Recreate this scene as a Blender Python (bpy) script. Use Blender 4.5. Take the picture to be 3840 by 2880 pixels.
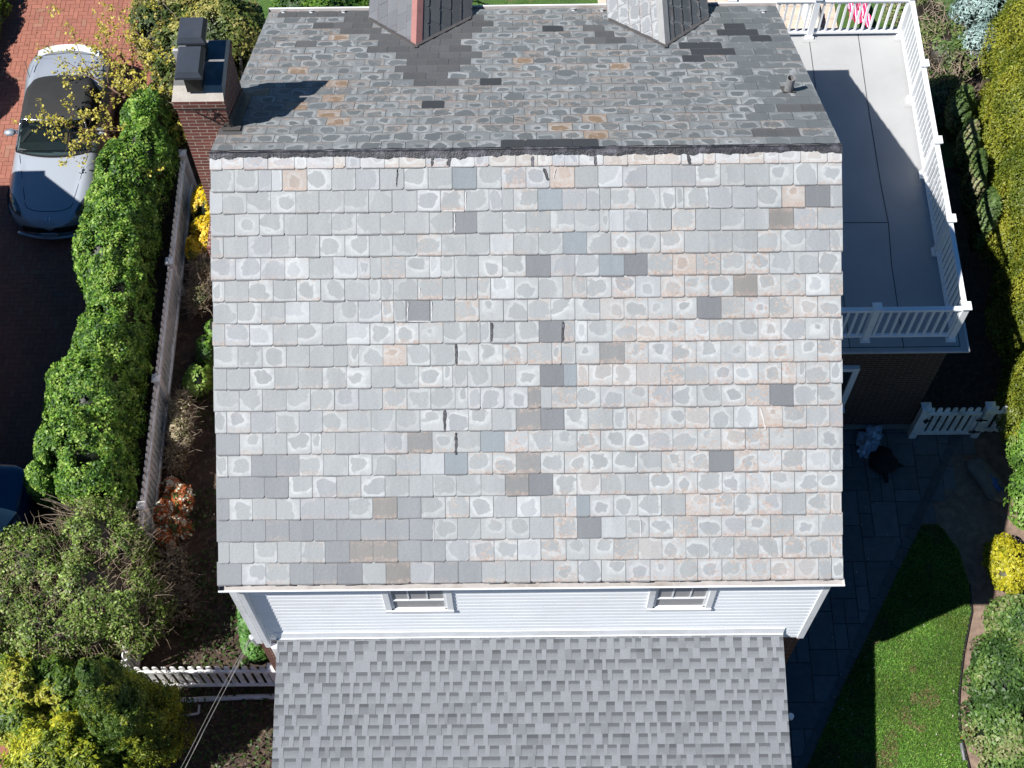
import bpy, math, random
import numpy as np
from mathutils import Vector, Matrix
for o in list(bpy.data.objects): bpy.data.objects.remove(o)
random.seed(7); RNG=np.random.default_rng(11)
SC=bpy.context.scene; COL=SC.collection
R=math.radians
# ---------------------------------------------------------------- camera
F=5514.37
CAMP=np.array([-0.093,-11.113,23.542])
al,ro,ya=0.4779,-0.022,0.0125
def _axes():
    ca,sa=math.cos(al),math.sin(al)
    fwd=np.array([0,sa,-ca]); up=np.array([0,ca,sa]); rt=np.array([1,0,0.])
    c,s=math.cos(ya),math.sin(ya); Z=np.array([[c,-s,0],[s,c,0],[0,0,1]])
    fwd,up,rt=Z@fwd,Z@up,Z@rt
    c,s=math.cos(ro),math.sin(ro)
    rt,up=c*rt+s*up,-s*rt+c*up
    return fwd,up,rt
FW,UP,RT=_axes()
cd=bpy.data.cameras.new('camera'); cam=bpy.data.objects.new('camera',cd); COL.objects.link(cam)
M=Matrix.Identity(4)
for i in range(3):
    M[i][0]=RT[i]; M[i][1]=UP[i]; M[i][2]=-FW[i]; M[i][3]=CAMP[i]
cam.matrix_world=M
cd.sensor_width=36; cd.sensor_fit='HORIZONTAL'; cd.lens=36*F/3840; cd.clip_end=500; cd.clip_start=.5
SC.camera=cam
# ---------------------------------------------------------------- light
w=bpy.data.worlds.new('World'); SC.world=w; w.use_nodes=True
nt=w.node_tree; bg=nt.nodes['Background']; sky=nt.nodes.new('ShaderNodeTexSky'); sky.sky_type='NISHITA'
sky.sun_disc=False; sky.sun_elevation=R(54.2); sky.sun_rotation=R(246.3); sky.air_density=.8; sky.dust_density=.1; sky.ozone_density=2.2
hs=nt.nodes.new('ShaderNodeHueSaturation'); hs.inputs['Saturation'].default_value=1.35; nt.links.new(sky.outputs[0],hs.inputs['Color']); nt.links.new(hs.outputs[0],bg.inputs[0]); bg.inputs[1].default_value=0.05
sl=bpy.data.lights.new('sun','SUN'); sl.energy=5.0; sl.angle=R(.5); sl.color=(1,.975,.94)
so=bpy.data.objects.new('sun',sl); COL.objects.link(so)
so.rotation_euler=Vector((-.6606,-.2903,1)).to_track_quat('Z','Y').to_euler(); so.location=(-8,-4,30)
SC.view_settings.view_transform='Standard'; SC.view_settings.look='None'; SC.view_settings.exposure=.72; SC.view_settings.gamma=1
SC.render.resolution_x=1024; SC.render.resolution_y=768
# ---------------------------------------------------------------- materials
def newmat(name):
    m=bpy.data.materials.new(name); m.use_nodes=True
    return m,m.node_tree,m.node_tree.nodes['Principled BSDF']
def N(nt,t,**kw):
    n=nt.nodes.new('ShaderNode'+t)
    for k,v in kw.items(): setattr(n,k,v)
    return n
def mixc(nt,fac,a,b,bt='MIX'):
    n=N(nt,'Mix',data_type='RGBA',blend_type=bt)
    for i,v in ((0,fac),(6,a),(7,b)):
        if hasattr(v,'links'): nt.links.new(v,n.inputs[i])
        elif i==0: n.inputs[i].default_value=v
        else: n.inputs[i].default_value=(*v,1)
    return n.outputs[2]
def mth(nt,op,a,b=None,c=None,clamp=False):
    n=N(nt,'Math',operation=op); n.use_clamp=clamp
    for i,v in enumerate((a,b,c)):
        if v is None: continue
        if hasattr(v,'links'): nt.links.new(v,n.inputs[i])
        else: n.inputs[i].default_value=v
    return n.outputs[0]
def ramp(nt,fac,stops,interp='LINEAR'):
    n=N(nt,'ValToRGB'); n.color_ramp.interpolation=interp
    e=n.color_ramp.elements
    while len(e)<len(stops): e.new(.5)
    for q,(p_,c_) in zip(e,stops):
        q.position=p_; q.color=(*c_,1) if isinstance(c_,tuple) else (c_,c_,c_,1)
    nt.links.new(fac,n.inputs[0]); return n.outputs[0]
def noise(nt,vec,scale,detail=4,rough=.55,dist=0):
    n=N(nt,'TexNoise'); n.inputs['Scale'].default_value=scale; n.inputs['Detail'].default_value=detail
    n.inputs['Roughness'].default_value=rough; n.inputs['Distortion'].default_value=dist
    if vec is not None: nt.links.new(vec,n.inputs['Vector'])
    return n.outputs['Fac']
def bump(nt,bs,h,strength=.3,dist=.01):
    b=N(nt,'Bump'); b.inputs['Strength'].default_value=strength; b.inputs['Distance'].default_value=dist
    nt.links.new(h,b.inputs['Height']); nt.links.new(b.outputs[0],bs.inputs['Normal'])
def mat(name,color,rough=.6,var=.12,scale=6,metal=0,spec=.5,bmp=.0,dirt=None,coat=0,bscale=None):
    m,nt,bs=newmat(name)
    tc=N(nt,'TexCoord').outputs['Object']
    n1=noise(nt,tc,scale,5)
    lo=tuple(c*(1-var) for c in color); hi=tuple(min(1,c*(1+var)) for c in color)
    c=mixc(nt,ramp(nt,n1,[(.3,0.),(.7,1.)]),lo,hi)
    if dirt:
        n2=noise(nt,tc,scale*.35,6,.7)
        c=mixc(nt,ramp(nt,n2,[(.5,0.),(.72,.8)]),c,dirt)
    nt.links.new(c,bs.inputs['Base Color'])
    bs.inputs['Roughness'].default_value=rough; bs.inputs['Metallic'].default_value=metal
    bs.inputs['Specular IOR Level'].default_value=spec; bs.inputs['Coat Weight'].default_value=coat
    if bmp: bump(nt,bs,noise(nt,tc,bscale or scale*6,4),bmp,.01)
    return m
def attrmat(name,attr='Col',rough=.55,trans=0.,spec=.4,mottle=.2,mscale=40,bmp=.2):
    m,nt,bs=newmat(name)
    a=N(nt,'Attribute',attribute_name=attr).outputs['Color']
    tc=N(nt,'TexCoord').outputs['Object']
    n1=noise(nt,tc,mscale,4)
    c=mixc(nt,1.,a,ramp(nt,n1,[(.25,1-mottle),(.75,1+mottle)]),'MULTIPLY')
    nt.links.new(c,bs.inputs['Base Color']); bs.inputs['Roughness'].default_value=rough
    bs.inputs['Specular IOR Level'].default_value=spec
    if bmp: bump(nt,bs,n1,bmp,.004)
    if trans:
        t=N(nt,'BsdfTranslucent'); nt.links.new(c,t.inputs['Color'])
        mx=N(nt,'MixShader'); mx.inputs[0].default_value=trans
        nt.links.new(bs.outputs[0],mx.inputs[1]); nt.links.new(t.outputs[0],mx.inputs[2])
        nt.links.new(mx.outputs[0],nt.nodes['Material Output'].inputs[0])
    return m
def brickmat(name,c1,c2,mortar,dirt=.3,off=0):
    m,nt,bs=newmat(name)
    uv=N(nt,'TexCoord').outputs['UV']
    b=N(nt,'TexBrick'); nt.links.new(uv,b.inputs['Vector'])
    b.inputs['Scale'].default_value=1; b.inputs['Brick Width'].default_value=.213; b.inputs['Row Height'].default_value=.0677
    b.inputs['Mortar Size'].default_value=.006; b.inputs['Mortar Smooth'].default_value=.2; b.inputs['Bias'].default_value=-.1
    b.inputs['Color1'].default_value=(*c1,1); b.inputs['Color2'].default_value=(*c2,1); b.inputs['Mortar'].default_value=(*mortar,1)
    n=noise(nt,uv,9,6,.7)
    c=mixc(nt,ramp(nt,n,[(.35,0.),(.75,dirt)]),b.outputs['Color'],(.05,.035,.03))
    nt.links.new(c,bs.inputs['Base Color']); bs.inputs['Roughness'].default_value=.85
    h=mth(nt,'SUBTRACT',noise(nt,uv,60,3),b.outputs['Fac'])
    bump(nt,bs,h,.6,.006)
    return m
WHITE=mat('white_paint',(.72,.73,.74),.4,.04,3,dirt=(.5,.5,.48))
VINYL=mat('white_vinyl',(.78,.79,.8),.35,.03,2)
FENCEW=mat('fence_vinyl',(.78,.77,.75),.45,.08,8,dirt=(.28,.29,.24))
SIDING=mat('vinyl_siding',(.85,.87,.89),.45,.03,2,dirt=(.76,.77,.77))
BRICK=brickmat('red_brick',(.16,.04,.028),(.10,.028,.02),(.34,.29,.23))
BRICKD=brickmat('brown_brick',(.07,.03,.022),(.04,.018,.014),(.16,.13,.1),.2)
GLASS,gnt,gbs=newmat('window_glass'); gbs.inputs['Base Color'].default_value=(.03,.035,.04,1); gbs.inputs['Roughness'].default_value=.05; gbs.inputs['Coat Weight'].default_value=.5
BLIND=mat('window_shade',(.3,.3,.3),.8,.04,5)
TAR=mat('tar',(.02,.02,.024),.45,.5,20,bmp=.8,bscale=60,dirt=(.13,.125,.15))
FLASH=mat('lead_flashing',(.085,.078,.075),.55,.2,10,bmp=.3)
COPPER=mat('pink_copper_cap',(.30,.14,.125),.5,.08,6)
ALU=mat('aluminium_trim',(.45,.46,.47),.4,.06,6,dirt=(.3,.27,.24))
GUTIN=mat('gutter_inside',(.34,.32,.31),.6,.1,8,dirt=(.2,.17,.14))
MORT=mat('mortar_wash',(.36,.33,.29),.9,.15,5,bmp=.6,dirt=(.24,.22,.2))
STEEL=mat('dark_steel',(.035,.042,.055),.42,.12,5,dirt=(.05,.05,.055))
IRON=mat('black_iron',(.012,.011,.011),.6,.2,9)
DECK=mat('deck_membrane',(.335,.335,.335),.8,.06,1.2,bmp=.15,bscale=150,dirt=(.29,.29,.285))
SEAM=mat('deck_seam',(.05,.05,.055),.8,.3,8)
BARK=mat('bark',(.11,.085,.065),.9,.3,12,bmp=.5)
TWIG=mat('twigs',(.24,.19,.14),.85,.35,6)
DTWIG=mat('dark_twigs',(.07,.05,.04),.85,.35,6)
LEAF=attrmat('leaves',rough=.5,trans=.3,mottle=.15,mscale=18,bmp=0)
# ---------------------------------------------------------------- mesh helpers
class MB:
    def __init__(s): s.v=[]; s.f=[]; s.uv=[]; s.mi=[]; s.col=[]
    def quad(s,pts,uv=None,mi=0,col=None):
        n=len(s.v); s.v+= [tuple(p) for p in pts]; s.f.append(tuple(range(n,n+len(pts))))
        s.uv+= uv if uv else [(0,0)]*len(pts); s.mi.append(mi)
        s.col+= [col or (1,1,1,1)]*len(pts)
    def box(s,x0,x1,y0,y1,z0,z1,mi=0,col=None,skip=()):
        A=lambda x,y,z:(x,y,z)
        F_={'b':[A(x0,y0,z0),A(x0,y1,z0),A(x1,y1,z0),A(x1,y0,z0)],'t':[A(x0,y0,z1),A(x1,y0,z1),A(x1,y1,z1),A(x0,y1,z1)],
            'f':[A(x0,y0,z0),A(x1,y0,z0),A(x1,y0,z1),A(x0,y0,z1)],'k':[A(x1,y1,z0),A(x0,y1,z0),A(x0,y1,z1),A(x1,y1,z1)],
            'l':[A(x0,y1,z0),A(x0,y0,z0),A(x0,y0,z1),A(x0,y1,z1)],'r':[A(x1,y0,z0),A(x1,y1,z0),A(x1,y1,z1),A(x1,y0,z1)]}
        for k,q in F_.items():
            if k in skip: continue
            if k in 'bt': uv=[(p[0],p[1]) for p in q]
            elif k in 'fk': uv=[(p[0],p[2]) for p in q]
            else: uv=[(p[1],p[2]) for p in q]
            s.quad(q,uv,mi,col)
    def obox(s,c,ax,hx,hy,hz,mi=0,col=None):
        # oriented box: centre, 3 axes, half sizes
        c=Vector(c); X,Y,Z=[Vector(a)*h for a,h in zip(ax,(hx,hy,hz))]
        P=lambda i,j,k:c+X*i+Y*j+Z*k
        for q in ([P(-1,-1,-1),P(-1,1,-1),P(1,1,-1),P(1,-1,-1)],[P(-1,-1,1),P(1,-1,1),P(1,1,1),P(-1,1,1)],
                  [P(-1,-1,-1),P(1,-1,-1),P(1,-1,1),P(-1,-1,1)],[P(1,1,-1),P(-1,1,-1),P(-1,1,1),P(1,1,1)],
                  [P(-1,1,-1),P(-1,-1,-1),P(-1,-1,1),P(-1,1,1)],[P(1,-1,-1),P(1,1,-1),P(1,1,1),P(1,-1,1)]):
            s.quad(q,[(0,0),(1,0),(1,1),(0,1)],mi,col)
    def bar(s,a,b,wx,wz,mi=0):
        a,b=Vector(a),Vector(b); d=(b-a); L=d.length; d.normalize()
        u=Vector((0,0,1)) if abs(d.z)<.9 else Vector((0,1,0))
        X=d.cross(u).normalized(); Z=X.cross(d)
        s.obox((a+b)/2,(d,X,Z),L/2,wx/2,wz/2,mi)
    def tube(s,pts,rad,n=6,mi=0,col=None,cap=True):
        pts=[Vector(p) for p in pts]; rings=[]
        if not hasattr(rad,'__len__'): rad=[rad]*len(pts)
        for i,p in enumerate(pts):
            d=(pts[min(i+1,len(pts)-1)]-pts[max(i-1,0)]).normalized()
            u=Vector((0,0,1)) if abs(d.z)<.9 else Vector((1,0,0))
            X=d.cross(u).normalized(); Y=d.cross(X)
            rings.append([p+(X*math.cos(2*math.pi*k/n)+Y*math.sin(2*math.pi*k/n))*rad[i] for k in range(n)])
        for a,b in zip(rings,rings[1:]):
            for k in range(n):
                s.quad([a[k],b[k],b[(k+1)%n],a[(k+1)%n]],None,mi,col)
        if cap: s.quad(rings[-1][::-1],None,mi,col); s.quad(rings[0],None,mi,col)
    def prism(s,poly,z0,z1,mi=0):
        n=len(poly)
        s.quad([(x,y,z1) for x,y in poly],[(x,y) for x,y in poly],mi)
        s.quad([(x,y,z0) for x,y in poly[::-1]],[(x,y) for x,y in poly[::-1]],mi)
        for i in range(n):
            a,b=poly[i],poly[(i+1)%n]
            s.quad([(a[0],a[1],z0),(b[0],b[1],z0),(b[0],b[1],z1),(a[0],a[1],z1)],None,mi)
    def build(s,name,mats,parent=None,smooth=False,weld=False,bevel=0):
        me=bpy.data.meshes.new(name); me.from_pydata(s.v,[],s.f); 
        uvl=me.uv_layers.new(name='UVMap'); uvl.data.foreach_set('uv',np.array(s.uv,'f').ravel())
        ca=me.color_attributes.new('Col','FLOAT_COLOR','CORNER'); ca.data.foreach_set('color',np.array(s.col,'f').ravel())
        if not isinstance(mats,(list,tuple)): mats=[mats]
        for m in mats: me.materials.append(m)
        me.polygons.foreach_set('material_index',np.array(s.mi,'i'))
        o=bpy.data.objects.new(name,me); COL.objects.link(o)
        if parent: o.parent=parent
        if weld or smooth or bevel:
            import bmesh
            bm=bmesh.new(); bm.from_mesh(me); bmesh.ops.remove_doubles(bm,verts=bm.verts,dist=1e-4)
            bmesh.ops.recalc_face_normals(bm,faces=bm.faces); bm.to_mesh(me); bm.free()
        if smooth: me.polygons.foreach_set('use_smooth',[True]*len(me.polygons))
        if bevel:
            b=o.modifiers.new('bevel','BEVEL'); b.width=bevel; b.segments=2; b.limit_method='ANGLE'
        return o
def tag(o,label=None,cat=None,group=None,kind=None):
    if label: o['label']=label
    if cat: o['category']=cat
    if group: o['group']=group
    if kind: o['kind']=kind
    return o
def empty(name,loc,label,cat,group=None):
    o=bpy.data.objects.new(name,None); COL.objects.link(o); o.location=loc; o.empty_display_size=.2
    return tag(o,label,cat,group)
def child(mb,name,mats,parent,**kw):
    # mesh built in world coordinates, parented to an Empty standing at its base
    o=mb.build(name,mats,parent,**kw)
    p=parent; off=Vector((0,0,0))
    while p: off+=p.location; p=p.parent
    o.location=-off
    return o
def sub(mb,name,mats,parent,**kw):
    # a sub-part under a mesh part (whose own offset already brings world coordinates home)
    return mb.build(name,mats,parent,**kw)
# ---- value noise
_h=RNG.random((32,32,32))
def vnoise(P,s):
    P=np.asarray(P)*s; i=np.floor(P).astype(int); f_=P-i; f_=f_*f_*(3-2*f_); i%=32; j=(i+1)%32
    g=lambda a,b,c:_h[a,b,c]
    x,y,z=i.T; X,Y,Z=j.T; fx,fy,fz=f_.T
    return ((g(x,y,z)*(1-fx)+g(X,y,z)*fx)*(1-fy)+(g(x,Y,z)*(1-fx)+g(X,Y,z)*fx)*fy)*(1-fz)+((g(x,y,Z)*(1-fx)+g(X,y,Z)*fx)*(1-fy)+(g(x,Y,Z)*(1-fx)+g(X,Y,Z)*fx)*fy)*fz
def np_mesh(name,V,Fq,col,mats,parent=None,nv=4):
    me=bpy.data.meshes.new(name); n=len(V); m=len(Fq)
    me.vertices.add(n); me.vertices.foreach_set('co',V.astype('f').ravel())
    me.loops.add(m*nv); me.loops.foreach_set('vertex_index',Fq.astype('i').ravel())
    me.polygons.add(m); me.polygons.foreach_set('loop_start',np.arange(0,m*nv,nv,dtype='i'))
    me.update(calc_edges=True)
    ca=me.color_attributes.new('Col','FLOAT_COLOR','POINT'); c=np.ones((n,4),'f'); c[:,:3]=col; ca.data.foreach_set('color',c.ravel())
    me.materials.append(mats); o=bpy.data.objects.new(name,me); COL.objects.link(o)
    if parent:
        o.parent=parent; o.location=-parent.location
    return o
def nrm(a): return a/np.maximum(np.linalg.norm(a,axis=1,keepdims=True),1e-9)
def leaves(name,parent,blobs,n,size,pal,asp=.55,rough=.25,upb=.4,gap=.33,depth=.3,lump=.25,ls=2.2,vary=.25,flat=None,cs=2.5):
    """leaf cloud over a union of ellipsoids (cx,cy,cz,rx,ry,rz). pal: list of (rgb,weight)"""
    B=np.array(blobs,float); area=(B[:,3]*B[:,4]+B[:,3]*B[:,5]+B[:,4]*B[:,5]); pr=area/area.sum()
    k=RNG.choice(len(B),n*2,p=pr); D=nrm(RNG.normal(size=(n*2,3)))
    D[:,2]=np.where(D[:,2]<-.35,-D[:,2],D[:,2])
    c=B[k,:3]; r=B[k,3:]
    base=c+D*r
    lum=1+lump*(vnoise(base+7,ls)-.5)*2+lump*.5*(vnoise(base+3,ls*2.7)-.5)*2
    t=1-depth*RNG.random(n*2)**1.6
    P=c+D*r*(lum*t)[:,None]
    # drop leaves deep inside other blobs
    keep=np.ones(len(P),bool)
    for i in range(len(B)):
        q=((P-B[i,:3])/B[i,3:]); d=np.linalg.norm(q,axis=1); keep&=~((k!=i)&(d<.78))
    keep&=P[:,2]>.02
    gn=vnoise(P+11,ls*1.9); keep&=gn>gap*RNG.uniform(.55,1.05,len(P))
    P=P[keep][:n]; D=D[keep][:n]; n=len(P)
    nor=nrm(D+np.array([0,0,upb])+RNG.normal(size=(n,3))*rough)
    a=nrm(np.cross(nor,RNG.normal(size=(n,3)))); b=np.cross(nor,a)
    s=size*RNG.uniform(.6,1.35,n)[:,None]
    bend=nor*s*.25
    V=np.stack([P-a*s+bend*0,P+b*s*asp+bend,P+a*s,P-b*s*asp+bend],1).reshape(-1,3)
    Fq=np.arange(n*4).reshape(-1,4)
    C=np.array([p_[0] for p_ in pal]); W=np.array([p_[1] for p_ in pal],float); W/=W.sum()
    cn=vnoise(P+31,cs)*.75+RNG.random(n)*.35-.05
    order=np.clip(cn,0,.9999); cum=np.cumsum(W); # clump noise picks the palette slot
    qs=np.argsort(np.argsort(order))/n
    idx=np.searchsorted(cum,qs*.9999); col=C[np.clip(idx,0,len(C)-1)]*RNG.uniform(1-vary,1+vary,(n,1))
    return np_mesh(name,V,Fq,np.repeat(col,4,0),LEAF,parent)
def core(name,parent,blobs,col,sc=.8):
    # lumpy hull for a shrub's inner stems, darkened to stand for shade inside
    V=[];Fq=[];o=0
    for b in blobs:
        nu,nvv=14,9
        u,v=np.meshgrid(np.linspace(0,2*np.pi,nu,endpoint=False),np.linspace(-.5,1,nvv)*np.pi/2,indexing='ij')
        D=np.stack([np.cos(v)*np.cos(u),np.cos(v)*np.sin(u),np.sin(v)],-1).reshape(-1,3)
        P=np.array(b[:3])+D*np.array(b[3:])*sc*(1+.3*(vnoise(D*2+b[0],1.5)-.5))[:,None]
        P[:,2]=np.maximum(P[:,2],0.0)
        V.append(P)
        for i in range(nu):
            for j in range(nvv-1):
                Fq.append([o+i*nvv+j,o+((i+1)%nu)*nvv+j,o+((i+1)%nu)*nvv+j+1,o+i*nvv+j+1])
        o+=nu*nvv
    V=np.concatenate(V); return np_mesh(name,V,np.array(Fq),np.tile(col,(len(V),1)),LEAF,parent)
def twigcloud(name,parent,blobs,n,length,rad,m,up=.6,curl=.35,seed=1,inner=.3):
    rr=random.Random(seed); mb=MB()
    B=np.array(blobs); w=B[:,3]*B[:,4]
    for i in range(n):
        b=blobs[rr.choices(range(len(blobs)),w)[0]]
        d=Vector((rr.gauss(0,1),rr.gauss(0,1),abs(rr.gauss(0,1))*.8+.1)).normalized()
        t=rr.uniform(inner,.95); p=Vector((b[0]+d.x*b[3]*t,b[1]+d.y*b[4]*t,max(.03,b[2]+d.z*b[5]*t)))
        dr=(d+Vector((rr.gauss(0,.6),rr.gauss(0,.6),up))).normalized(); L=length*rr.uniform(.5,1.3); pts=[p]
        for k in range(3):
            dr=(dr+Vector((rr.gauss(0,curl),rr.gauss(0,curl),rr.gauss(0,curl)))).normalized(); p=p+dr*L/3; pts.append(p)
        mb.tube(pts,[rad,rad*.8,rad*.6,rad*.3],4,cap=False)
    return child(mb,name,m,parent) if parent else mb.build(name,m)
# ================================================================ SETTING
def sheet(name,poly,z,m,kind='structure'):
    mb=MB(); mb.quad([(x,y,z) for x,y in poly],[(x,y) for x,y in poly]); o=mb.build(name,m); tag(o,kind=kind); return o
# soil
SOIL,nt,bs=newmat('soil'); tc=N(nt,'TexCoord').outputs['Object']
c=mixc(nt,ramp(nt,noise(nt,tc,2.5,8,.7),[(.35,0.),(.65,1.)]),(.03,.02,.015),(.075,.05,.036))
c=mixc(nt,ramp(nt,noise(nt,tc,9,6,.8),[(.52,0.),(.62,1.)]),c,(.14,.09,.06))
nt.links.new(c,bs.inputs['Base Color']); bs.inputs['Roughness'].default_value=.95; bump(nt,bs,noise(nt,tc,14,8,.7),.9,.05)
sheet('ground',[(-60,-60),(60,-60),(60,60),(-60,60)],0,SOIL)
MUL=mat('mulch',(.20,.14,.105),.95,.35,7,bmp=.9,bscale=50,dirt=(.11,.075,.055))
sheet('mulch_bed',[(6.3,-7.6),(9.2,-7.6),(9.2,0),(6.8,0),(6.8,-2)],.008,MUL)
# grass sheet
GR,nt,bs=newmat('grass'); tc=N(nt,'TexCoord').outputs['Object']
c=mixc(nt,ramp(nt,noise(nt,tc,1.6,6,.65),[(.35,0.),(.65,1.)]),(.03,.08,.01),(.07,.15,.02))
c=mixc(nt,ramp(nt,noise(nt,tc,3.1,7,.75,.6),[(.54,0.),(.68,.75)]),c,(.20,.15,.08))
c=mixc(nt,.35,c,ramp(nt,noise(nt,tc,60,3),[(.3,(.02,.05,.01)),(.7,(.12,.22,.05))]))
nt.links.new(c,bs.inputs['Base Color']); bs.inputs['Roughness'].default_value=.9; bump(nt,bs,noise(nt,tc,45,4),1.,.04)
lawn=[(6.75,-1.72),(6.614,-1.95),(6.327,-2.42),(5.645,-3.6),(4.997,-4.67),(4.387,-5.82),(3.4,-7.6),(6.9,-7.6),(6.95,-6.3),(6.91,-5.807),(6.86,-5.35),(6.87,-5.0),(6.93,-4.67),(7.02,-4.3),(7.10,-4.0),(7.22,-3.65),(7.34,-3.3),(7.38,-2.8),(7.3,-2.2),(7.05,-1.75)]
mb=MB(); mb.prism(lawn,0,.035); tag(mb.build('lawn',GR),kind='structure')
sheet('back_lawn',[(-6.4,8.6),(14,8.6),(14,40),(-6.4,40)],.012,GR)
sheet('side_lawn',[(7.1,5.7),(8.9,5.7),(8.9,8.6),(7.1,8.6)],.016,GR)
# grass blades
def inpoly(P,poly):
    x,y=P[:,0],P[:,1]; ins=np.zeros(len(P),bool); n=len(poly)
    for i in range(n):
        x1,y1=poly[i]; x2,y2=poly[(i+1)%n]
        c_=((y1>y)!=(y2>y))&(x<(x2-x1)*(y-y1)/(y2-y1+1e-12)+x1); ins^=c_
    return ins
def blades(name,P,z,h,pal):
    n=len(P); P3=np.column_stack([P,np.full(n,z)]); th=RNG.uniform(0,6.283,n)
    a=np.column_stack([np.cos(th),np.sin(th),np.zeros(n)])*RNG.uniform(.006,.012,n)[:,None]
    tip=P3+np.column_stack([RNG.normal(0,.35,n),RNG.normal(0,.35,n),np.ones(n)])*h*RNG.uniform(.5,1.3,n)[:,None]
    V=np.stack([P3-a,P3+a,tip],1).reshape(-1,3); col=np.array(pal)[RNG.integers(0,len(pal),n)]
    cl=vnoise(P3,1.7)[:,None]; col=col*(.6+.7*cl)*np.array([1,.97,1.15])+np.array([.035,.01,0])*vnoise(P3+9,3.1)[:,None]
    dead=((vnoise(P3+5,1.5)*.6+vnoise(P3+2,4.)*.4>.60)&(RNG.random(n)<.6))|(RNG.random(n)<.02); col[dead]=(.26,.2,.1)
    return tag(np_mesh(name,V,np.arange(n*3).reshape(-1,3),np.repeat(col,3,0),LEAF,nv=3),kind='stuff')
P=RNG.uniform((4.2,-6.1),(7.7,-1.5),(110000,2)); P=P[inpoly(P,lawn)]
tag(blades('grass_blades',P,.035,.045,[(.12,.30,.035),(.17,.37,.05),(.09,.22,.025),(.23,.38,.08)]),'short bright green grass with bare tan patches beside the stone path','grass')
# bed edging
mb=MB(); e=lawn[7:18]; pts=[(x+.02,y,.045) for x,y in e]; mb.tube(pts,.016,6)
tag(mb.build('lawn_edging',IRON),'thin black plastic edging strip curving between lawn and brown mulch bed','edging')
# driveway herringbone
PAV=attrmat('clay_pavers',rough=.85,mottle=.12,mscale=30,bmp=.3)
mb=MB(); L_=.2;W_=.1; x0,x1,y0,y1=-12.4,-7.3,-7.4,12.2
def pav(xa,xb,ya,yb):
    if xb<x0 or xa>x1 or yb<y0 or ya>y1: return
    g=.0035; t=random.uniform(-.0012,.0012); b=random.uniform(.92,1.08); rr=random.random()
    c_=(.275*b,.108*b,.074*b,1) if rr<.75 else ((.25*b,.098*b,.07*b,1) if rr<.95 else (.26*b,.125*b,.085*b,1))
    mb.box(xa+g,xb-g,ya+g,yb-g,.0,.03+t,0,c_,skip='b')
nx=int((x1-x0)/.1)+6; ny=int((y1-y0)/.1)+6
for i in range(-2,nx):
    for j in range(-2,ny):
        k=(i+j)%4; X=x0+i*.1; Y=y0+j*.1
        if k==0: pav(X,X+.2,Y,Y+.1)
        elif k==2: pav(X,X+.1,Y,Y+.2)
mb.build('driveway_pavers',PAV).name='driveway'; tag(bpy.data.objects['driveway'],kind='structure')
sheet('driveway_joint_sand',[(x0,y0),(x1,y0),(x1,y1),(x0,y1)],.022,mat('joint_sand',(.13,.06,.042),.95,.2,8))
# patio slabs
SLAB=attrmat('stone_slabs',rough=.8,mottle=.15,mscale=9,bmp=.4)
mb=MB(); g=.218; X0,X1,Y0,Y1=3.3,7.9,-7.4,.12
nx=int((X1-X0)/g)+1; ny=int((Y1-Y0)/g)+1; used=np.zeros((nx,ny),bool); rs=random.Random(3)
def edge_x(y): return 7.642+(y+.103)*.5706
for j in range(ny-1,-1,-1):
    for i in range(nx):
        if used[i,j]: continue
        for (a,b) in rs.sample([(2,2),(2,2),(3,2),(2,1),(1,2),(2,3)],6)+[(1,1)]:
            if i+a<=nx and j-b+1>=0 and not used[i:i+a,j-b+1:j+1].any(): break
        used[i:i+a,j-b+1:j+1]=True
        xa=X0+i*g; xb=xa+a*g; yb=Y0+(j+1)*g; ya=yb-b*g; v=rs.uniform(.85,1.15)
        if xa>edge_x((ya+yb)/2)+.1: continue
        mb.box(xa+.006,xb-.006,ya+.006,yb-.006,0,.03,0,(.115*v,.118*v,.122*v,1),skip='b')
tag(mb.build('patio',SLAB,bevel=0),kind='structure')
mb=MB(); d=Vector((.5706,1,0)).normalized(); nn=Vector((-d.y,d.x,0)); p=Vector((edge_x(-.1),-.1,0))
k=0
while p.y>-7.4:
    v=rs.uniform(.85,1.1); mb.obox(p+nn*.075-d*.1+Vector((0,0,.021)),(d,nn,(0,0,1)),.095,.075,.018,0,(.085*v,.085*v,.085*v,1)); p-=d*.2
tag(mb.build('path_border',SLAB),kind='structure')
sheet('patio_bedding',[(X0,Y0),(4.3,Y0),(7.6,0),(7.6,Y1),(X0,Y1)],.01,mat('bedding_sand',(.03,.03,.03),.95,.2,8))
# back terrace
mb=MB()
for i in range(14):
    for j in range(9):
        v=rs.uniform(.92,1.06); mb.box(1.6+i*.35+.004,1.6+(i+1)*.35-.004,7.0+j*.35+.004,7.0+(j+1)*.35-.004,0,.04,0,(.5*v,.41*v,.33*v,1),skip='b')
tag(mb.build('back_terrace',SLAB),kind='structure')
# ================================================================ HOUSE
RH=8.47; C30,S30=math.cos(R(30)),math.sin(R(30)); HW=3.975
house=empty('house',(0,0,0),'white sided house with grey slate gable roof, brick chimney, shingled front wing and deck','house')
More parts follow.
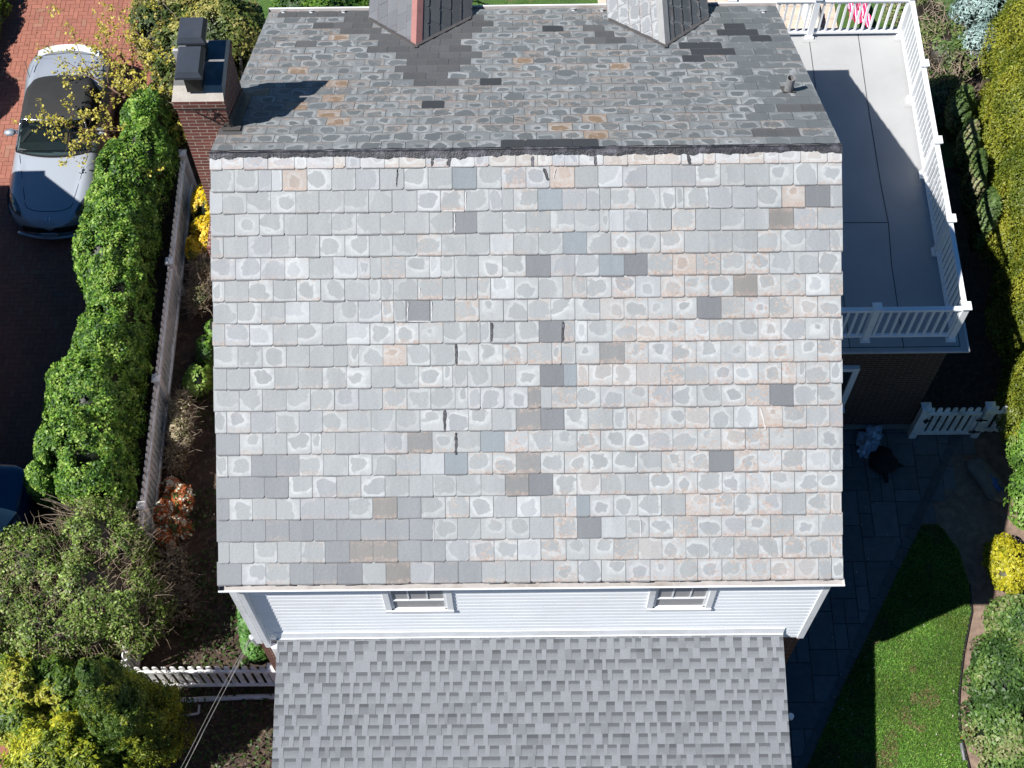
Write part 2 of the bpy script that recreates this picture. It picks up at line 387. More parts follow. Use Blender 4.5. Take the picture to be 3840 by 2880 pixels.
# ---- slate shader
SLATE,nt,bs=newmat('weathered_slate')
uv=N(nt,'TexCoord').outputs['UV']; A=N(nt,'Attribute',attribute_name='A'); Bc=N(nt,'Attribute',attribute_name='Col').outputs['Color']
sp=N(nt,'SeparateColor'); nt.links.new(A.outputs['Color'],sp.inputs[0]); seed,ring,pink=sp.outputs
sx=N(nt,'SeparateXYZ'); nt.links.new(uv,sx.inputs[0])
seedv=N(nt,'CombineXYZ'); nt.links.new(mth(nt,'MULTIPLY',seed,97.),seedv.inputs[0]); nt.links.new(mth(nt,'MULTIPLY',seed,53.),seedv.inputs[1]); nt.links.new(mth(nt,'MULTIPLY',seed,31.),seedv.inputs[2])
va=N(nt,'VectorMath',operation='ADD'); nt.links.new(uv,va.inputs[0]); nt.links.new(seedv.outputs[0],va.inputs[1]); UVS=va.outputs[0]
nA=noise(nt,UVS,1.6,2,.45,.3); nB=noise(nt,UVS,7,5,.65); nC=noise(nt,UVS,3.2,5,.6,1.2)
ux=mth(nt,'ABSOLUTE',mth(nt,'SUBTRACT',sx.outputs[0],.5)); uy=mth(nt,'ABSOLUTE',mth(nt,'SUBTRACT',sx.outputs[1],.52))
uxc=mth(nt,'ABSOLUTE',mth(nt,'SUBTRACT',sx.outputs[0],mth(nt,'ADD',mth(nt,'MULTIPLY',mth(nt,'FRACT',mth(nt,'MULTIPLY',seed,7.7)),.3),.35))); uyc=mth(nt,'ABSOLUTE',mth(nt,'SUBTRACT',sx.outputs[1],mth(nt,'ADD',mth(nt,'MULTIPLY',mth(nt,'FRACT',mth(nt,'MULTIPLY',seed,11.9)),.34),.40)))
u4=mth(nt,'POWER',mth(nt,'MULTIPLY',uxc,2.),2.6); v4=mth(nt,'POWER',mth(nt,'MULTIPLY',uyc,2.),2.6)
dd=mth(nt,'POWER',mth(nt,'ADD',u4,v4),.3333)
dn=mth(nt,'ADD',dd,mth(nt,'ADD',mth(nt,'MULTIPLY',mth(nt,'SUBTRACT',nA,.5),1.35),mth(nt,'MULTIPLY',mth(nt,'SUBTRACT',nB,.5),.14)))
T=mth(nt,'SUBTRACT',1.22,mth(nt,'MULTIPLY',ring,.95))
e=mth(nt,'ADD',mth(nt,'SUBTRACT',dn,T),.5,clamp=True)
rmp=ramp(nt,e,[(.43,0.),(.485,.5),(.52,1.),(.66,.85),(.82,.5),(1.,.45)])
rmp=mth(nt,'MULTIPLY',rmp,mth(nt,'ADD',mth(nt,'MULTIPLY',mth(nt,'FRACT',mth(nt,'MULTIPLY',seed,17.3)),.55),.5))
rmp=mth(nt,'MULTIPLY',rmp,ramp(nt,noise(nt,UVS,2.6,3,.6),[(.30,.45),(.5,1.)]))
rmp=mth(nt,'MULTIPLY',rmp,ramp(nt,noise(nt,UVS,11,4,.7),[(.3,.75),(.6,1.05)]))
strk=ramp(nt,noise(nt,UVS,14,4),[(.3,.93),(.7,1.06)])
base=mixc(nt,1.,Bc,strk,'MULTIPLY')
obt=N(nt,'TexCoord').outputs['Object']
mpn=N(nt,'Mapping'); mpn.inputs['Scale'].default_value=(5.,.8,.8); nt.links.new(obt,mpn.inputs['Vector'])
base=mixc(nt,1.,base,ramp(nt,noise(nt,mpn.outputs[0],1.,5,.6),[(.3,(.92,.92,.925)),(.7,(1.05,1.05,1.045))]),'MULTIPLY')
has=mth(nt,'MULTIPLY',ring,2.5,clamp=True)
wh=mixc(nt,.68,base,(.44,.455,.455))
c=mixc(nt,mth(nt,'MULTIPLY',rmp,has),base,wh)
low=ramp(nt,mth(nt,'ADD',sx.outputs[1],mth(nt,'MULTIPLY',mth(nt,'SUBTRACT',nC,.5),.9)),[(.14,1.),(.25,0.)])
top=ramp(nt,mth(nt,'ADD',sx.outputs[1],mth(nt,'MULTIPLY',mth(nt,'SUBTRACT',nC,.5),1.2)),[(.82,0.),(.98,1.)])
pm=mth(nt,'MULTIPLY',mth(nt,'MAXIMUM',low,mth(nt,'MULTIPLY',top,.8)),mth(nt,'MULTIPLY',pink,1.3,clamp=True))
pm2=mth(nt,'MULTIPLY',ramp(nt,nC,[(.5,0.),(.62,1.)]),mth(nt,'SUBTRACT',mth(nt,'MULTIPLY',pink,2.),1.15,clamp=True))
pm=mth(nt,'MULTIPLY',pm,ramp(nt,noise(nt,UVS,4.5,4,.7),[(.36,.1),(.6,1.)]))
pm=mth(nt,'MAXIMUM',pm,pm2)
pc=mixc(nt,ramp(nt,nB,[(.35,0.),(.65,1.)]),(.27,.165,.115),(.42,.35,.30))
pk=mixc(nt,.72,base,pc)
c=mixc(nt,pm,c,pk)
# grime at the joints
ed=mth(nt,'MAXIMUM',mth(nt,'MULTIPLY',ux,2.),mth(nt,'MULTIPLY',uy,2.))
c=mixc(nt,ramp(nt,mth(nt,'ADD',ed,mth(nt,'MULTIPLY',mth(nt,'SUBTRACT',nB,.5),.12)),[(.93,0.),(1.02,.3)]),c,(.10,.095,.095))
c=mixc(nt,ramp(nt,mth(nt,'ADD',sx.outputs[1],mth(nt,'MULTIPLY',mth(nt,'SUBTRACT',nB,.5),.07)),[(.0,.8),(.035,.55),(.075,0.)]),c,(.075,.075,.08))
nt.links.new(c,bs.inputs['Base Color']); bs.inputs['Roughness'].default_value=.62; bs.inputs['Specular IOR Level'].default_value=.35
bump(nt,bs,mth(nt,'ADD',nB,mth(nt,'MULTIPLY',nC,1.5)),.35,.006)
class SL(MB):
    def __init__(s): super().__init__(); s.A=[]
    def slate(s,fn,x0,x1,s0,s1,col,A,jit=.009,lift=.0,clip=True):
        rj=lambda a:random.uniform(-a,a)
        g=.0008+random.random()**2*.003; cs=random.choice((.004,.01,.016,.024,.03)) if clip else .003; cs2=random.choice((.004,.01,.016,.024,.03)) if clip else .003
        d1,d2=rj(jit),rj(jit); n=6
        # outline in (x,s): top-left, top-right, bottom right.. bottom-left
        o=[(x0+g,s0-.03),(x1-g,s0-.03),(x1-g,s1-cs+d2)]
        o+= [(x1-g-cs,s1+d2)] if cs else []
        m_=3
        for k in range(1,m_): 
            t=k/m_; o.append((x1-g-cs+(x0-x1+2*g+cs+cs2)*t,s1+d2+(d1-d2)*t+rj(.005)))
        o+= [(x0+g+cs2,s1+d1)] if cs2 else []
        o+= [(x0+g,s1-cs2+d1)]
        th=.0065; slope=.015/(s1-s0+.03)
        tw=rj(.003)
        def P(x,ss,h): return fn(x,ss,lift+.002+(ss-s0+.03)*slope+h+tw*(x-x0)/(x1-x0))
        uvf=lambda x,ss:((x-x0)/(x1-x0),1-(ss-s0)/(s1-s0))
        top=[P(x,ss,th) for x,ss in o]; bot=[P(x,ss,-.004) for x,ss in o]
        s.quad(top[::-1],[uvf(*q) for q in o][::-1],0,(*col,1)); s.A+=[A]*len(o)
        for k in range(len(o)):
            k2=(k+1)%len(o)
            if k==0: continue
            s.quad([top[k],top[k2],bot[k2],bot[k]][::-1],[uvf(*o[k])]*4,0,(*[c_*.6 for c_ in col],1)); s.A+=[(A[0],0,0,1)]*4
    def buildA(s,name,parent):
        o=s.build(name,SLATE,parent); ca=o.data.color_attributes.new('A','FLOAT_COLOR','CORNER'); ca.data.foreach_set('color',np.array(s.A,'f').ravel()); return o
fr=lambda x,ss,h:(x,-ss*C30-h*S30,RH-ss*S30+h*C30)
bk=lambda x,ss,h:(x,ss*C30+h*S30,RH-ss*S30+h*C30)
TYPES={'dark':(.135,.142,.15),'blue':(.175,.197,.212),'multi':(.165,.168,.168),'brown':(.168,.16,.152),'slate':(.178,.188,.198),'pink':(.26,.225,.20),'mid':(.185,.195,.205),'tan':(.24,.2,.165)}
# special slates of the front slope, as (x pixel, y pixel) in the 2212-wide view -> roof coordinates
def onroof(px,py,front=True):
    px*=3840/2212; py*=3840/2212
    d=FW*F+RT*(px-1920)+UP*(1440-py); s_=-1 if front else 1
    n=np.array([0,s_*math.tan(R(30)),1.]); t=(RH-n@CAMP)/(n@d); q=CAMP+t*d
    return q[0],abs(q[1])/C30
spec={'blue':[(1010,382),(1190,430),(1242,523),(1320,572),(1240,812),(987,1003),(1246,1098),(1063,955)],
 'dark':[(1770,420),(1005,478),(1166,572),(1372,572),(906,670),(1530,664),(1190,714),(1190,812),(1686,857),(1555,998),(768,1240),(1272,1148),(1162,1050),(1187,908)],
 'multi':[(1322,760),(1165,862),(908,955),(1137,908),(1140,1003),(1110,1050)],
 'brown':[(1608,616),(828,1102),(770,1197),(815,1197),(850,1240),(1690,468)],
 'pink':[(855,765),(640,382),(1215,382),(1490,572),(1660,905),(1720,420)],
 'slate':[(492,1055),(543,1055),(596,1055),(492,1102),(495,1150),(545,1150),(590,1150),(640,1150),(685,1150),(730,1150),(780,1150),(835,1150),(880,1150),(920,1150),(860,1197),(910,1197),(660,1240),(700,1240),(940,1240),(1010,1240),(570,1005),(620,1005),(495,955),(720,1197),(880,1102),(520,1240),(495,1240)]}
front_sp=[(*onroof(a,b),k) for k,l in spec.items() for a,b in l]
row0=.205; EX=.2773
mb=SL(); wd=HW*2/26.
# starter row at the ridge
for side in (1,):
    x=-HW
    while x<HW-.01:
        x2=min(HW,x+wd*random.choice((.6,.9,1,1,.5,1.1)))
        if HW-x2<.08: x2=HW
        c_=random.choice([(.34,.345,.35),(.3,.3,.31),(.33,.315,.30),(.30,.28,.26),(.25,.26,.28)])
        mb.slate(fr,x,x2,.0,row0,c_,(random.random(),.7,random.random()*.9,1)); x=x2
joints=[]
for r_ in range(19):
    s0=row0+r_*EX; s1=s0+EX
    x=-HW; first=True; off=(r_%2)*wd*.5+random.uniform(-.02,.02)
    xs=[-HW]; x=-HW+(wd if off<.05 else off)
    if r_%2: x=-HW+wd*.5
    while x<HW-.06:
        xs.append(x+random.uniform(-.008,.008)); x+=wd
    xs[0]+=random.uniform(-.014,.01); xs.append(HW+random.uniform(-.012,.012))
    i=0
    while i<len(xs)-1:
        xa,xb=xs[i],xs[i+1]; i+=1
        pcs=[(xa,xb)]
        if random.random()<.05 and xb-xa>.2: m_=random.uniform(.35,.65); pcs=[(xa,xa+(xb-xa)*m_),(xa+(xb-xa)*m_,xb)]
        for xa,xb in pcs:
            cx=(xa+xb)/2; cyy=(s0+s1)/2; ty=None
            for (a,b,k) in front_sp:
                if abs(a-cx)<(xb-xa)/2 and abs(b-cyy)<EX/2: ty=k
            sd=random.random()
            zone=min(1,max(0,(cx+1.2)/3))*min(1,max(0,(cyy-.4)/1.5)) # rust is commoner on the right
            if ty:
                c_=TYPES[ty]; v=random.uniform(.92,1.1); c_=tuple(q*v for q in c_)
                A=(sd,0,{'multi':.62,'brown':.5,'pink':1.,'slate':random.choice((0,0,.3))}.get(ty,0),1)
                if ty=='pink': A=(sd,.8,.8,1)
            else:
                v=random.uniform(.95,1.05); t=random.random()
                c_=(.234*v,.248*v,.253*v) if t<.85 else (.232*v,.242*v,.254*v)
                if random.random()<.12*zone: c_=(.275*v,.27*v,.265*v)
                if random.random()<.05: c_=(.29,.305,.315)
                ringv=min(1,max(.08,random.gauss(.31+.22*zone,.2))); pk=max(0,random.gauss(.10+.55*zone,.36))
                if cyy<1.3 and random.random()<.5: ringv*=.6; pk*=.4
                A=(sd,ringv,min(1,pk),1)
            mb.slate(fr,xa,xb,s0,s1,c_,A)
front_roof=mb.buildA('front_roof_slope',house)
# underlay deck so nothing shows through
def slab(name,yy,m,parent):
    b=MB(); 
    for sgn in (-1,1):
        q=[(-HW+.02,0,RH-.012),(HW-.02,0,RH-.012),(HW-.02,sgn*5.42*C30,RH-.012-5.42*S30),(-HW+.02,sgn*5.42*C30,RH-.012-5.42*S30)]
        q2=[(x,y,z-.14) for x,y,z in q]
        b.quad(q if sgn<0 else q[::-1]); b.quad(q2[::-1] if sgn<0 else q2)
        for k in range(4):
            b.quad([q[k],q[(k+1)%4],q2[(k+1)%4],q2[k]])
    return child(b,name,m,parent)
slab('roof_deck_boards',0,WHITE,house)
# back slope, slates coloured darker to carry its weaker sunlight
spb={'blk':[(1215,64),(1062,172),(933,222),(1505,104),(1535,104),(1500,120),(1545,120),(1520,135),(1575,62),(1560,72),(1600,78),(1635,85),(1110,310),(1150,310),(1200,310),(1240,308),(1725,88)],
 'gry':[(x,y) for x in range(610,800,22) for y in (34,)]+[(x,y) for y in (45,) for x in range(745,1010,22)]+[(x,y) for y in (56,66) for x in list(range(740,800,22))+list(range(985,1040,20))]+[(x,y) for y in (78,92,104) for x in range(830,1000,22)]+[(x,y) for y in (116,) for x in range(855,1010,22)]+[(x,y) for y in (130,) for x in range(865,1000,22)]+[(x,y) for y in (146,160) for x in range(890,960,22)]+[(x,y) for y in (174,) for x in range(880,960,25)]+[(720,56),(1300,62),(1285,75),(1270,92),(1320,78),(1310,92),(1735,228),(1710,240),(1755,228),(1660,296),(1690,296),(680,102),(490,285),(520,285),(1285,62),(1735,240)],
 'org':[(738,86),(640,150),(740,188),(700,243),(725,258),(700,222),(745,262),(650,240),(1110,130),(1330,150),(1265,260),(1300,290),(1220,285),(560,200)]}
back_sp=[(*onroof(a,b,False),k) for k,l in spb.items() for a,b in l]
mb=SL(); EXB=.2705; rows=[.02+i*EXB for i in range(21)]
for r_ in range(20):
    s0,s1=rows[r_],rows[r_+1]
    if s1>5.45: s1=5.45
    if s1-s0<.05: continue
    xs=[-HW]; x=-HW+(wd*.5 if r_%2 else wd)
    while x<HW-.06: xs.append(x+random.uniform(-.012,.012)); x+=wd
    xs.append(HW)
    for xa,xb in zip(xs,xs[1:]):
        cx=(xa+xb)/2; cyy=(s0+s1)/2; ty=None
        for (a,b,k) in back_sp:
            if abs(a-cx)<(xb-xa)/2 and abs(b-cyy)<EXB/2: ty=k
        sd=random.random(); v=random.uniform(.85,1.15)
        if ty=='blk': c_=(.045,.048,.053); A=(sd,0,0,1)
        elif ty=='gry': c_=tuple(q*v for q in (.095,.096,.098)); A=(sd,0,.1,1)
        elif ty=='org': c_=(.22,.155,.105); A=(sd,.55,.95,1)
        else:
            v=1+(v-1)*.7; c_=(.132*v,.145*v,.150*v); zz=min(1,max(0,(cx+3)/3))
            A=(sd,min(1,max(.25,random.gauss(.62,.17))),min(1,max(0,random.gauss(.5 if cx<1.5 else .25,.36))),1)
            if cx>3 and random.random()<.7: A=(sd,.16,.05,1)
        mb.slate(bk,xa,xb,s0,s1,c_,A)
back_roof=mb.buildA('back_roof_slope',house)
# tar ridge strip
mb=MB(); xs=np.linspace(-HW,HW,420); rj=random.Random(5); lo=[];up_=[]
for x in xs:
    lo.append(.072+.02*(vnoise(np.array([[x,0,0]]),1.2)[0]-.5)*2+.016*(vnoise(np.array([[x,3,0]]),11)[0]-.5)*2+random.uniform(-.006,.006))
    up_.append(.035+.012*(vnoise(np.array([[x,5,0]]),9)[0]-.5)*2)
for i in range(len(xs)-1):
    a,b=xs[i],xs[i+1]
    mb.quad([fr(a,lo[i],.030),fr(b,lo[i+1],.030),fr(b,0,.042),fr(a,0,.042)])
    mb.quad([fr(a,lo[i],.030),fr(a,lo[i],.005),fr(b,lo[i+1],.005),fr(b,lo[i+1],.030)])
    mb.quad([bk(b,up_[i+1],.034),bk(a,up_[i],.034),fr(a,0,.042),fr(b,0,.042)])
    mb.quad([bk(a,up_[i],.034),bk(b,up_[i+1],.034),bk(b,up_[i+1],.005),bk(a,up_[i],.005)])
ridge=sub(mb,'tar_ridge_strip',TAR,front_roof)
def patch(px,py,px2,py2,w,name,m,front=True):
    a=onroof(px,py,front); b=onroof(px2,py2,front); b_=MB(); n=7; fn=fr if front else bk
    dx,ds=b[0]-a[0],b[1]-a[1]; L=math.hypot(dx,ds); nx_,ns=-ds/L,dx/L
    pl=[];pr_=[]
    for i in range(n+1):
        t=i/n; ww=w*(.6 if m is CAULK else .8)*(.6+.5*random.random())*(1 if 0<i<n else .6)
        cx,cs_=a[0]+dx*t+random.uniform(-.004,.004),a[1]+ds*t
        pl.append((cx-nx_*ww/2,cs_-ns*ww/2)); pr_.append((cx+nx_*ww/2,cs_+ns*ww/2))
    for i in range(n):
        q=[fn(*pl[i],.025),fn(*pr_[i],.025),fn(*pr_[i+1],.025),fn(*pl[i+1],.025)]
        b_.quad(q if front else q[::-1])
        for s_ in (pl,pr_):
            b_.quad([fn(*s_[i],.025),fn(*s_[i+1],.025),fn(*s_[i+1],.008),fn(*s_[i],.008)])
    return sub(b_,name,m,front_roof if front else back_roof)
CAULK=mat('white_caulk',(.5,.49,.49),.6,.06,8)
for q in ((1062,697,1062,738,.045),(1216,695,1215,738,.05),(985,742,986,788,.04),(960,884,961,932,.05),(985,935,985,982,.045),(1174,364,1184,390,.05),(934,338,933,360,.05),(972,336,968,358,.06),(1150,338,1150,360,.05),(1285,336,1287,358,.05),(1485,334,1490,356,.06),(858,366,857,404,.018)):
    patch(*q,'tar_patch',TAR)
for q in ((1007,415,1005,453,.022),(955,456,1003,456,.018),(983,462,982,500,.02),(882,652,880,693,.018),(882,694,932,694,.016),(933,652,933,693,.016),(1643,882,1653,928,.022),(907,620,906,645,.016),(936,1128,936,1168,.016),(1383,1122,1384,1160,.014),(1200,365,1196,385,.012)):
    patch(*q,'caulk_line',CAULK)
for q in ((755,288,742,292,.02),(728,430/1.7+190,727,446/1.7+200,.02),):
    pass
patch(1201,436/1.0*0+438*0+232,1200,246,.02,'caulk_line',CAULK,False) if False else None
# snow guards near the back eave
mb=MB()
for (px,py) in ((612,30),(672,30),(742,30),(1238,26),(1318+330,30),(1300,27),(1790*0+1340,28)):
    x,ss=onroof(px,py,False)
    b_=MB(); pts=[(0,-.02),(.035,.0),(.045,.03),(0,.05),(-.045,.03),(-.035,0)]
    b_.quad([bk(x+a,ss+b,.05) for a,b in pts][::-1]); b_.quad([bk(x+a,ss+b,.042) for a,b in pts]); 
    b_.quad([bk(x-.02,ss-.02,.02),bk(x+.02,ss-.02,.02),bk(x+.03,ss+.02,.05),bk(x-.03,ss+.02,.05)])
    sub(b_,'snow_guard',ALU,back_roof)
# vent pipe
b_=MB(); vx,vy=3.592,1.60; n=14
ring_=lambda r_,z:[(vx+r_*math.cos(k*2*math.pi/n),vy+r_*math.sin(k*2*math.pi/n),z) for k in range(n)]
for ra,za,rb,zb in ((.058,7.45,.058,7.85),(.058,7.85,.048,7.85),(.048,7.85,.048,7.6),(.08,7.50,.06,7.58)):
    a,b=ring_(ra,za),ring_(rb,zb)
    for k in range(n): b_.quad([a[k],a[(k+1)%n],b[(k+1)%n],b[k]])
b_.quad(ring_(.045,7.56))
sub(b_,'vent_pipe',[mat('vent_pipe_metal',(.2,.2,.2),.5,.2,9)],back_roof)
b_=MB(); b_.quad([bk(vx-.09,1.76,.034),bk(vx+.09,1.76,.034),bk(vx+.09,1.98,.036),bk(vx-.09,1.98,.036)][::-1]); sub(b_,'vent_flashing',FLASH,back_roof)
# ---- gutters
def gutter(name,y,z,sgn,x0,x1):
    # K-style trough open at the top; y = inner edge, sgn = outward
    o=sgn; b=MB(); wd_=.125
    prof=[(0,0),(0,-.10),(.08,-.10),(wd_,-.02),(wd_,.0),(wd_-.02,.0),(wd_-.022,-.012),(.075,-.085),(.012,-.085),(.012,0)]
    pts=[(y+o*a,z+c_) for a,c_ in prof]
    for i in range(len(pts)):
        a,c_=pts[i],pts[(i+1)%len(pts)]
        mi=1 if i in (6,7,8) else 0
        q=[(x0,a[0],a[1]),(x1,a[0],a[1]),(x1,c_[0],c_[1]),(x0,c_[0],c_[1])]
        b.quad(q if sgn<0 else q[::-1],None,mi)
    for x in (x0,x1):
        b.quad([(x,y,z),(x,y,z-.1),(x,y+o*.08,z-.1),(x,y+o*wd_,z-.02),(x,y+o*wd_,z)])
    xx=x0+.5
    g_=child(b,name,[WHITE,GUTIN],house)
    return g_
gz=RH-5.46*S30
gutter('front_gutter',-4.70,gz-.02,-1,-HW-.0,HW+.03)
gutter('back_gutter',4.72,gz-.02,1,-HW-.02,HW+.03)
mb=MB(); mb.box(-HW,HW,4.675,4.70,gz-.2,gz-.02); mb.box(-HW+.02,HW-.02,4.55,4.675,gz-.2,gz-.185)
child(mb,'fascia',WHITE,house)
mb=MB(); mb.box(-HW,HW,-4.70,-4.675,gz-.2,gz-.02)
mb.box(-HW+.02,HW-.02,-4.675,-4.58,gz-.2,gz-.185)
child(mb,'fascia',WHITE,house)
# ---- walls
WY=-4.60
mb=MB(); z=2.96; ex=.1345
segs=[(-3.86,-1.955),(-1.03,1.585),(2.47,3.86)]
zz=z
while zz<5.62:
    z2=min(zz+ex,5.62); 
    sg=segs if zz>4.2 else [(-3.86,3.86)]
    for a,b in sg:
        # dutch-lap course: flat, then a cove under the next one
        y_lo=WY-.022; y_mid=WY-.018; y_hi=WY-.004
        zb=zz; zm=zz+(z2-zz)*.68
        mb.quad([(a,y_lo,zb),(b,y_lo,zb),(b,y_mid,zm),(a,y_mid,zm)])
        mb.quad([(a,y_mid,zm),(b,y_mid,zm),(b,y_hi,z2),(a,y_hi,z2)])
        mb.quad([(a,WY,zb),(b,WY,zb),(b,y_lo,zb),(a,y_lo,zb)])
    zz=z2
child(mb,'front_siding',SIDING,house)
mb=MB(); 
gx=3.93
for x,s_ in ((-gx,-1),(gx,1)):
    p_=[(x,-4.58,2.95),(x,4.55,2.95),(x,4.55,5.6),(x,0,RH-.18),(x,-4.58,5.6)]
    mb.quad(p_ if s_>0 else p_[::-1],[(a[1],a[2]) for a in p_])
    y0_=-4.58
mb.box(-gx,gx,4.5,4.55,2.9,5.6)
child(mb,'gable_siding',SIDING,house)
mb=MB(); mb.box(-3.93,3.93,-4.585,4.5,0,2.95); mb.box(-3.6,3.62,-6.9,-4.59,0,2.82)
child(mb,'brick_wall',BRICK,house)
for x0_,x1_ in ((-3.955,-3.86),(3.86,3.955)):
    b=MB(); b.box(x0_,x1_,-4.635,-4.56,2.94,5.6); child(b,'corner_board',WHITE,house,bevel=.004)
b=MB(); b.box(-3.80,-3.72,-4.72,-4.635,3.02,5.6); b.box(-3.72,-3.62,-4.74,-4.66,2.2,3.06)
child(b,'downspout',WHITE,house,bevel=.008)
# ---- windows
def window(xa,xb,z0,z1):
    fr_=MB(); t=.085; y=WY-.04
    fr_.box(xa,xa+t,y,WY,z0,z1); fr_.box(xb-t,xb,y,WY,z0,z1); fr_.box(xa+t,xb-t,y,WY,z1-t,z1)
    w_=child(fr_,'window',WHITE,house,bevel=.004)
    b=MB(); b.box(xa,xb,y-.012,WY,z0,z0+.07); sub(b,'sill',WHITE,w_)
    b=MB(); q=.035; b.box(xa+t,xb-t,WY-.02,WY,z0+.07,z0+.07+q); b.box(xa+t,xa+t+q,WY-.02,WY,z0+.065,z1-t); b.box(xb-t-q,xb-t,WY-.02,WY,z0+.065,z1-t)
    zm=z0+.42
    nn_=3
    for i in range(1,nn_):
        x=xa+t+(xb-xa-2*t)*i/nn_; b.box(x-.009,x+.009,WY-.014,WY-.003,zm,z1-t)
    b.box(xa+t+q,xb-t-q,WY-.02,WY-.003,zm-.02,zm+.02)
    sub(b,'sash',WHITE,w_)
    b=MB(); b.box(xa+t,xb-t,WY-.003,WY+.01,z0+.03,z1-t); sub(b,'pane',BLIND,w_)
    return w_
window(-1.955,-1.03,4.30,5.55)
window(1.585,2.47,4.27,5.55)
# ---- wing roof: architectural shingles
SH=attrmat('asphalt_shingles',rough=.9,mottle=.35,mscale=150,bmp=.5,spec=.3)
th=R(9.5); YT,ZT=-4.60,3.20; wing=lambda x,ss,h:(x,YT-ss*math.cos(th)-h*math.sin(th),ZT-ss*math.sin(th)+h*math.cos(th))
mb=MB(); WL,WR=-3.62,3.62; e=.1475; rs=random.Random(9)
n_rows=17
for r_ in range(n_rows):
    s0=r_*e-.06; s1=s0+e
    if s0<.0: s0_=.0
    else: s0_=s0
    # back layer of this course, printed with a shadow band at its top
    x=WL-rs.random()*.1; tooth=rs.random()<.5
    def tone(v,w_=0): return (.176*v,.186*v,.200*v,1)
    while x<WR:
        w_=rs.choice((.05,.065,.08,.10,.12)) if tooth else rs.choice((.08,.10,.12,.13,.16))
        xa,xb=max(x,WL),min(x+w_,WR)
        if xb>xa:
            v=rs.choice((.80,.95,1.0,1.0,1.02,1.03,1.03))*rs.uniform(.98,1.02)
            if tooth:
                h=.0075
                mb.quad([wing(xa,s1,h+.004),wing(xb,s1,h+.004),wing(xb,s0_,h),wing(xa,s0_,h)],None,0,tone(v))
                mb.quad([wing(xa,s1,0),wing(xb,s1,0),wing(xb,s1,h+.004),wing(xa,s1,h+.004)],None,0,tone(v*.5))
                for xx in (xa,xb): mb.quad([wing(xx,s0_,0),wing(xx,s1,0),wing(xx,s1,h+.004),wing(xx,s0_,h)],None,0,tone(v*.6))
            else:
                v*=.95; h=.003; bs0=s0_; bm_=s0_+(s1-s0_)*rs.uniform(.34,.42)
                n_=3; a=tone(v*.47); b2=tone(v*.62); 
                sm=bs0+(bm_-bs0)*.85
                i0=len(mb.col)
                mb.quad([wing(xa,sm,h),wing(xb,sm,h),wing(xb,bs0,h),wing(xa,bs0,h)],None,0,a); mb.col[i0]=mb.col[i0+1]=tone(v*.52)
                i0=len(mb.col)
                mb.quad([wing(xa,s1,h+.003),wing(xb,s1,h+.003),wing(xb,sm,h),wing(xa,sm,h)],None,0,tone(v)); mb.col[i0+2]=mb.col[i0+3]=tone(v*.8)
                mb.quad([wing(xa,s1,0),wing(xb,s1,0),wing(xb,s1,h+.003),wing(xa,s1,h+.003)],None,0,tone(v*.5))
        x+=w_; tooth=not tooth if rs.random()<.93 else tooth
wr=child(mb,'wing_roof',SH,house)
b=MB(); q=[wing(WL,-.02,-.003),wing(WR,-.02,-.003),wing(WR,2.45,-.003),wing(WL,2.45,-.003)]; q2=[(a,b_,c_-.2) for a,b_,c_ in q]
b.quad(q[::-1]); b.quad(q2)
for k in range(4): b.quad([q[k],q[(k+1)%4],q2[(k+1)%4],q2[k]])
sub(b,'rake_trim',WHITE,wr)
b=MB(); b.quad([wing(WL-.01,.055,.014),wing(WR+.0,.055,.014),(WR,YT-.03,ZT+.022),(WL-.01,YT-.03,ZT+.022)]); b.quad([(WL-.01,YT-.03,ZT+.2),(WR,YT-.03,ZT+.2),(WR,YT-.045,ZT+.022),(WL-.01,YT-.045,ZT+.022)][::-1]); b.quad([(WL-.01,YT-.01,ZT+.205),(WR,YT-.01,ZT+.205),(WR,YT-.03,ZT+.2),(WL-.01,YT-.03,ZT+.2)][::-1]); b.quad([wing(WL-.01,.055,.0),wing(WR,.055,.0),wing(WR,.055,.014),wing(WL-.01,.055,.014)])
b.box(WL,WR,YT-.02,YT+.04,2.9,ZT+.0)
sub(b,'wall_flashing',WHITE,wr)
b=MB()
for k in range(10):
    aa=k/10*math.pi*2
ringp=[(3.70+.045*math.cos(k*math.pi/5),-5.72+.045*math.sin(k*math.pi/5)) for k in range(10)]
b.prism(ringp,2.70,2.78); sub(b,'wall_lamp',WHITE,wr)
